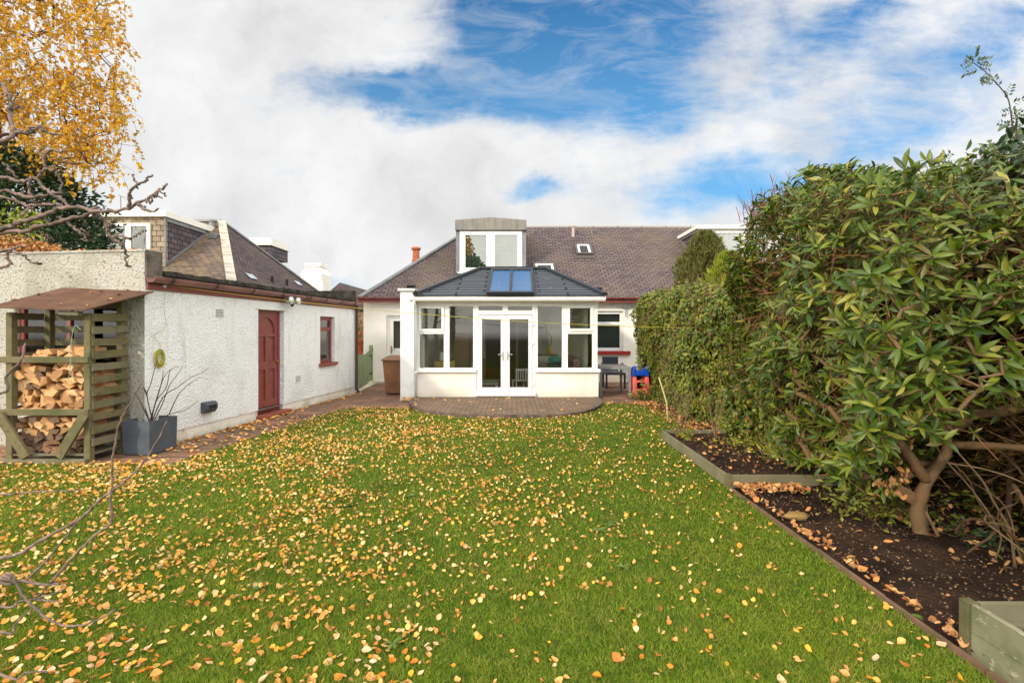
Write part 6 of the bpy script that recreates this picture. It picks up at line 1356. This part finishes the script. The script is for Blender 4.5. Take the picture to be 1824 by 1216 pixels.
# dark evergreen behind the garage wall
m_dkg = mat('laurel_leaf', (0,0,0), .4, .4, isl=[srgb(36, 58, 34), srgb(52, 78, 42), srgb(28, 46, 30), srgb(70, 94, 52)], trans=.12)
ev = thing('evergreen_bush', (-8.9, 8.8, 0), 'dark green dense evergreen bush rising behind the garage wall', 'tree')
n = 26000; th = rng.random(n) * 2 * np.pi; z = rng.random(n); rr = (1.70 + .18 * np.sin(th * 4 + z * 7) + .15 * np.sin(th * 7 - z * 12)) * np.sqrt(np.clip(1 - np.clip((z - .45) / .55, 0, 1) ** 2.2, .02, 1)) * (.70 + .32 * rng.random(n))
P = np.stack([-9.40 + rr * np.cos(th), 8.9 + rr * .9 * np.sin(th), .8 + 4.0 * z + .15 * rng.normal(size=n)], 1); D = norm(np.stack([np.cos(th), np.sin(th), .4 + 0 * z], 1) + rng.normal(size=(n, 3)) * .6); V, Fq = small_leaves(P, D, rand_dirs(n), .11, .05); npmesh('crown', V, Fq, m_dkg, ev)
m = MB(); m.tube([(-9.2, 8.9, 0), (-9.2, 8.9, 2.5), (-9.1, 8.9, 4.2)], [.12, .09, .03], 8)
for k in range(50): a_ = random.uniform(0, 6.28); z_ = random.uniform(.6, 3.6); m.tube([(-9.2, 8.9, z_), (-9.2 + 1.1 * math.cos(a_), 8.9 + 1.0 * math.sin(a_), z_ + .6)], [.03, .008], 5)
m.build('trunk', M_bbark, ev)
# creeper and dead leaves on the wall top, far left
cr = thing('wall_creeper', (-6.6, 6.8, 2.7), 'yellow green and dead orange creeper spilling over the top of the garage wall', 'climber')
n = 2400; px = -60 + 165 * rng.random(n); P = np.array([tuple(at(a_, 446 - max(0, (110 - a_)) * .28 * abs(random.gauss(0, .55)) + random.uniform(-4, 9), 6.75 + random.random() * .3)) for a_ in px])
V, Fq = leaves(P, rng.normal(size=(n, 3)), rand_dirs(n), .055, .03, rows=2); npmesh('dead_leaves', V, Fq, m_litter_b, cr)
n = 260; P = np.array([tuple(at(random.choice((25, 50, 62, 8)) + random.gauss(0, 10), random.choice((385, 400, 428)) + random.gauss(0, 9), 6.8 + random.random() * .2)) for _ in range(n)])
V, Fq = leaves(P, rng.normal(size=(n, 3)), rand_dirs(n), .06, .035, rows=2); npmesh('leaves', V, Fq, m_yel, cr)
m = MB()
for k in range(60): p = at(random.uniform(-60, 100), random.uniform(415, 446), 6.9); m.tube([p, p + Vector((random.uniform(-.2, .2), 0, random.uniform(-.05, .15)))], .004, 3, cap=False)
m.build('stems', M_dtwig, cr)

# ================================================================== BARE FRUIT TREE in the near left
bt_ = thing('bare_tree', (-3.3, 2.4, 0), 'gnarled leafless fruit tree whose grey branches reach in from the left edge', 'tree')
TR = crm([(-3.35, 2.42, -.02), (-3.3, 2.4, .6), (-3.22, 2.38, 1.2), (-3.28, 2.4, 1.8), (-3.2, 2.38, 2.4), (-3.25, 2.4, 3.0)], 5)
MB().tube(TR, [.11 - .06 * k / len(TR) for k in range(len(TR))], 12).build('trunk', M_twig, bt_, smooth=True)
def gnarly(pts, D0, D1, r0, r1, join=True, jit=.006):
    P_ = [at(x, y, D0 + (D1 - D0) * i / max(1, len(pts) - 1)) for i, (x, y) in enumerate(pts)]
    if join and pts[0][0] <= 3:
        z_ = P_[0].z; tz_ = max(.3, min(2.9, z_ - .15)); tp = min(TR, key=lambda q: abs(q.z - tz_)); a_ = Vector(tp); P_ = [a_, a_.lerp(P_[0], .45) + Vector((0, 0, .05))] + P_
    C_ = crm(P_, 6); C_ = [c + Vector((random.gauss(0, jit), random.gauss(0, jit), random.gauss(0, jit))) * (1 if 0 < i else 0) for i, c in enumerate(C_)]
    n = len(C_); kn = .16 if jit > .003 else .06; rs = [(r0 + (r1 - r0) * k / n) * (1 + kn * math.sin(k * 1.7) + random.uniform(-.5, .8) * kn) for k in range(n)]
    MB().tube(C_, rs, 8).build('branch', M_twig, bt_, smooth=True)
    if not join: return
UP = [([(0,408),(25,400),(55,392),(90,378),(130,369),(170,377),(221,373),(253,357),(276,345),(298,328)], 2.35, 2.3, .0135, .005), ([(228,369),(232,352),(231,347),(241,332),(260,322),(272,312)], 2.31, 2.27, .008, .004), ([(241,332),(240,322),(236,313)], 2.3, 2.3, .005, .003), ([(245,364),(258,372),(268,377),(284,373)], 2.3, 2.28, .007, .004), ([(258,355),(268,360),(274,350),(290,352)], 2.3, 2.28, .005, .003), ([(276,345),(290,343),(296,350)], 2.3, 2.28, .005, .003),
      ([(0,415),(55,408),(110,393),(150,383),(175,368)], 2.5, 2.45, .013, .007), ([(160,375),(178,384),(190,403),(197,422),(221,438),(223,455),(225,472),(232,474)], 2.35, 2.45, .009, .004), ([(197,422),(212,420),(229,424),(245,418),(257,410)], 2.4, 2.4, .006, .003), ([(190,405),(200,400),(208,392)], 2.38, 2.38, .006, .003), ([(200,428),(215,432),(232,424)], 2.4, 2.42, .005, .003),
      ([(0,316),(32,322),(63,318),(79,300),(81,272),(114,270)], 2.6, 2.5, .011, .005), ([(63,318),(75,330),(83,340),(106,343),(104,316),(95,292)], 2.55, 2.5, .008, .004), ([(0,252),(24,237),(47,239),(71,225),(87,239),(112,239)], 2.2, 2.25, .012, .004), ([(47,239),(55,228),(72,225)], 2.2, 2.2, .007, .003), ([(24,237),(16,205),(16,174),(8,155),(0,148)], 2.25, 2.3, .009, .006), ([(16,205),(30,190),(38,192)], 2.3, 2.3, .006, .003),
      ([(0,340),(30,345),(55,352),(90,346),(110,356),(122,366)], 2.6, 2.45, .010, .006), ([(0,350),(47,366),(95,363),(120,371)], 2.55, 2.5, .009, .006), ([(105,385),(125,400),(138,410),(150,420),(156,432)], 2.5, 2.45, .007, .004), ([(138,410),(150,412),(160,420)], 2.48, 2.5, .005, .003), ([(0,446),(20,446),(45,458),(60,468),(73,470)], 2.3, 2.3, .008, .004), ([(0,475),(15,458),(30,440),(46,440)], 2.3, 2.35, .008, .004), ([(53,320),(52,338),(56,350),(60,362)], 2.55, 2.55, .007, .005), ([(81,300),(95,305),(100,296)], 2.5, 2.5, .005, .003),
      ([(8,292),(20,302),(30,318)], 2.6, 2.6, .006, .005), ([(70,378),(80,392),(92,396)], 2.4, 2.4, .006, .003), ([(40,385),(48,372),(58,366)], 2.4, 2.45, .006, .004)]
LO_ = [([(0,993),(68,964),(137,926),(178,891),(212,865),(239,841),(270,803),(298,750)], 1.95, 1.9, .010, .0035), ([(44,1038),(60,1020),(82,998),(116,957),(140,926)], 1.9, 1.9, .007, .004), ([(89,1038),(130,991),(168,954),(198,930),(197,895),(198,860),(203,805),(210,763),(222,735),(236,712),(250,684)], 1.9, 1.85, .007, .003),
       ([(0,1036),(25,1034),(51,1036),(80,1040),(106,1039)], 1.9, 1.9, .009, .006), ([(3,1030),(8,1022),(20,1024),(34,1048),(50,1072),(68,1087),(88,1104),(113,1113),(135,1114),(154,1111),(182,1100),(205,1084)], 1.9, 1.85, .008, .0035), ([(0,879),(34,878),(68,875),(110,874),(147,872)], 2.0, 2.0, .006, .003), ([(0,1079),(34,1070),(62,1066),(75,1062),(113,1050)], 1.9, 1.9, .007, .003), ([(68,1068),(84,1070),(103,1070)], 1.9, 1.9, .005, .003), ([(0,1125),(27,1111),(40,1098),(58,1084)], 1.85, 1.85, .006, .003), ([(0,1200),(44,1198),(65,1196),(85,1197)], 1.9, 1.9, .006, .004), ([(0,700),(10,672),(23,657),(38,640),(45,612)], 2.1, 2.1, .008, .005), ([(195,928),(208,915)], 1.88, 1.88, .004, .002), ([(62,1064),(75,1055),(80,1045)], 1.9, 1.9, .004, .002)]
for b_ in UP: gnarly(*b_, jit=.0042)
for b_ in LO_: gnarly(b_[0], b_[1], b_[2], b_[3] * .78, b_[4] * .8, jit=.0016)

# ================================================================== NEIGHBOURING HOUSE beyond the garage
nh = thing('neighbour_house', (-10.5, 18, 0), 'neighbouring slate roofed house with a box dormer beyond the garage', 'house')
ex, ey0, ey1, rx, ry, rz_, ez_ = -7.95, 13.8, 22.4, -10.87, 18.1, 5.70, 2.65; wx = -19.0
m = MB(); m.sheet((wx, ey0, ez_), (ex, ey0, ez_), (rx, ry, rz_), (wx, ry, rz_)); m.build('roof', M_slate_brown, nh)
m = MB(); m.sheet((ex, ey0, ez_), (ex, ey1, ez_), (rx, ry, rz_)); m.build('roof', M_slate, nh)
m = MB(); m.sheet((ex, ey1, ez_), (wx, ey1, ez_), (wx, ry, rz_), (rx, ry, rz_)); m.build('roof', M_slate, nh)
MB().box(wx, ex - .35, ey0 + .3, ey1 - .3, 0, ez_).build('wall', M_wwall, nh)
M_hipm = mat('concrete_hip', srgb(196, 190, 176), .8, .2, var=(4, srgb(160, 154, 140), .4, .7))
m = MB()
for k in range(9):
    a_ = Vector((rx, ry, rz_)).lerp(Vector((ex, ey0, ez_)), k / 9); b_ = Vector((rx, ry, rz_)).lerp(Vector((ex, ey0, ez_)), (k + .96) / 9); m.bar(a_ + Vector((0, 0, .04)), b_ + Vector((0, 0, .04)), .26, .06)
m.build('hip_cap', M_hipm, nh); m = MB(); m.bar((rx, ry, rz_ + .03), (ex, ey1, ez_ + .03), .14, .06); m.bar((wx, ry, rz_ + .03), (rx, ry, rz_ + .03), .2, .08); m.build('ridge_cap', M_lead, nh)
DYn = 15.2; X1 = (294.5 - PX0) * DYn / F; X0 = -14.2; ns = (rz_ - ez_) / (ry - ey0); nz_ = lambda py: H + (HY - py) * DYn / F; zr = ez_ + (DYn - ey0) * ns; zt = nz_(387); ybk = ey0 + (zt - ez_) / ns
m = MB(); m.box(X0, X1, DYn, DYn + .1, zr - .05, zt); dfn = m.build('dormer_front', M_slate_sunlit, nh)
m = MB(); m.prism([(X1 - .1, DYn + .1, zr + .03), (X1 - .1, DYn + .1, zt), (X1 - .1, ybk, zt)], (.1 + .003, 0, 0)); m.build('dormer_cheek', M_slate_hang, nh)
MB().box(X0 - .1, X1 + .08, DYn - .1, ybk + .6, zt, nz_(375.5)).build('dormer_roof', M_cream, nh, bevel=.01)
m = MB(); m.box(X1 - .02, X1 + .03, DYn - .03, DYn + .02, zr, zt); m.bar((X1 + .02, DYn, zr + .06), (X1 + .02, ybk, zt + .02), .05, .06); m.bar((X1 + .04, DYn, zt - .08), (X1 + .04, ybk - .25, zt - .08), .03, .10); m.build('flashing', M_lead, nh)
xa, xm, xb = [(q - PX0) * (DYn - .05) / F for q in (189, 228, 267)]; zb = zr + .1; ztw = nz_(398)
m = MB()
for q in ((xa, xa+.1, zb, ztw), (xm-.09, xm+.09, zb+.08, ztw-.1), (xb-.1, xb, zb, ztw), (xa+.1, xb-.1, ztw-.1, ztw), (xa+.1, xb-.1, zb, zb+.08)): m.box(q[0], q[1], DYn-.06, DYn-.002, q[2], q[3])
nw = m.build('window', M_upvc, nh); MB().box(xa+.1, xb-.1, DYn-.03, DYn-.025, zb+.08, ztw-.1).build('pane', G_pane, nw); MB().box(xa+.1, xb-.1, DYn-.012, DYn-.004, zb+.08, ztw-.1).build('room_shadow_sheet', mat('room_shadow_tone', srgb(96, 88, 76), .9, .1), nw)  # dark sheet painted as the unlit room behind this window
def nroof(px, py):
    k = (HY - py) / F; D = (H - ez_ + ey0 * ns) / (ns - k); return at(px, py, D)
for px, py in ((381, 424),): c = nroof(px, py); MB().box(c.x-.13, c.x+.13, c.y-.1, c.y+.25, c.z-.05, c.z+.16).build('roof_vent', M_lead, nh, bevel=.02)
c = at(378, 398, 17.6); MB().lathe((c.x, c.y, c.z - .2), [(.1, 0), (.1, .25), (.16, .26), (.16, .32), (0, .36)], 12).build('flue', M_lead, nh)
# right hip slope small items: plane through (ex,ey0,ez),(ex,ey1,ez),(rx,ry,rz)
hs2 = (rz_ - ez_) / (ex - rx)
def hroof(px, py):
    k = (HY - py) / F; q = (px - PX0) / F   # X=qD ; Z=H+kD ; Z=ez+(ex-X)*hs2
    D = (ez_ + ex * hs2 - H) / (k + q * hs2); return at(px, py, D)
for px, py in ((450, 498), (533, 509)):
    c = hroof(px, py); MB().add([c + Vector((.02, -.16, .04)), c + Vector((.02, .3, .04)), c + Vector((-.16, .3, .04 + .16*hs2)), c + Vector((-.16, -.16, .04 + .16*hs2))], [(0,1,2,3)]).build('roof_light', mat('pale_rooflight', srgb(190, 196, 200), .3, .6), nh)
for px, py in ((485, 503), (511, 508)): c = hroof(px, py); MB().lathe((c.x, c.y, c.z - .1), [(.05, 0), (.05, .32), (0, .33)], 8).build('vent_pipe', M_black, nh)
c = at(458, 432, 19.6); MB().box(c.x - .5, c.x + .42, 19.9, 21.6, c.z - .05, c.z + .26).build('rear_dormer_roof', M_cream, nh, bevel=.01); MB().box(c.x - .4, c.x+.36, 19.98, 21.5, c.z-.55, c.z-.05).build('rear_dormer', M_slate_hang, nh)
# white chimney
wc = thing('white_chimney', (-9.75, 24, 0), 'white rendered chimney stack beyond the hipped slate roof', 'chimney')
def zc(py): return H + (HY - py) * 24 / F
def xc(px): return (px - PX0) * 24 / F
m = MB(); m.add([(xc(543), 23.5, 0), (xc(582), 23.5, 0), (xc(582), 24.6, 0), (xc(543), 24.6, 0), (xc(543), 23.5, zc(490)), (xc(582), 23.5, zc(490)), (xc(582), 24.6, zc(490)), (xc(543), 24.6, zc(490)), (xc(549), 23.7, zc(477)), (xc(575), 23.7, zc(477)), (xc(575), 24.4, zc(477)), (xc(549), 24.4, zc(477))], [(0,1,5,4),(1,2,6,5),(2,3,7,6),(3,0,4,7),(4,5,9,8),(5,6,10,9),(6,7,11,10),(7,4,8,11)]); m.build('stack', M_wwall, wc)
MB().box(xc(548), xc(576.5), 23.65, 24.45, zc(477), zc(470)).build('cap', M_wwall, wc, bevel=.02)
m = MB(); p = at(215, 372, 20); m.tube([(p.x, 20, 4.5), (p.x, 20, H + (HY - 349) * 20 / F)], .02, 5); zt_ = H + (HY - 352) * 20 / F; m.tube([(p.x - .12, 20, zt_ + .12), (p.x + .2, 20, zt_ - .02)], .012, 4)
tag(m.build('roof_aerial', M_lead), 'thin television aerial standing above the neighbouring dormer', 'aerial')
# glimpse beyond the gate: far house, hedge, orange shrub
fh = thing('far_house', (-9.3, 34, 0), 'pinkish far house with dark roof glimpsed past the garage corner', 'house')
MB().box(-14, -10.2, 34, 40, 0, 3.1).build('wall', M_gable, fh); m = MB(); m.prism([(-14.3, 33.7, 3.1), (-9.8, 33.7, 3.1), (-12, 33.7, 5.0)], (0, 7, 0)); m.build('roof', M_slate, fh)
p = at(637, 600, 17.5); leafy_clump('orange_shrub', (p.x, 17.5, .5), .25, .45, 700, .09, mat('orange_shrub_leaf', (0,0,0), .6, .2, isl=[srgb(206, 84, 30), srgb(180, 60, 24), srgb(224, 110, 44)], trans=.2), 'bright orange shrub glimpsed over the green gate', 'shrub')
leafy_clump('green_bush', (-5.9, 19.5, .8), .45, .75, 1500, .1, m_ivy, 'green bush behind the orange shrub beyond the gate', 'bush')

# ================================================================== trees behind the viewer (they are what the dormer window mirrors)
def big_tree(loc, hh, rr, m_, label, n=9000, s=.32):
    t = thing('garden_tree', loc, label, 'tree'); b_ = Vector(loc); d = rand_dirs(n); r_ = rr * (.55 + .45 * rng.random(n)) * (1 + .2 * np.sin(d[:, 0] * 7 + d[:, 2] * 5)); P = np.stack([b_.x + d[:, 0] * r_, b_.y + d[:, 1] * r_, hh * .62 + d[:, 2] * r_ * 1.15], 1); V, Fq = small_leaves(P, rand_dirs(n), rand_dirs(n), s, s * .7); npmesh('crown', V, Fq, m_, t)
    m = MB(); m.tube([b_, b_ + Vector((.1, 0, hh * .4)), b_ + Vector((0, 0, hh * .85))], [.22, .16, .04], 10)
    for k in range(24): a_ = random.uniform(0, 6.28); z_ = random.uniform(.3, .7) * hh; m.tube([b_ + Vector((0, 0, z_)), b_ + Vector((rr * .7 * math.cos(a_), rr * .7 * math.sin(a_), z_ + 1.2))], [.08, .02], 6)
    m.build('trunk', M_bbark, t)
big_tree((-6.6, -13.5, 0), 14, 2.6, m_birch, 'golden leaved tree at the back end of the garden')
big_tree((-4.4, -12.5, 0), 10.2, 1.9, m_dkg, 'dark bushy tree at the back end of the garden')
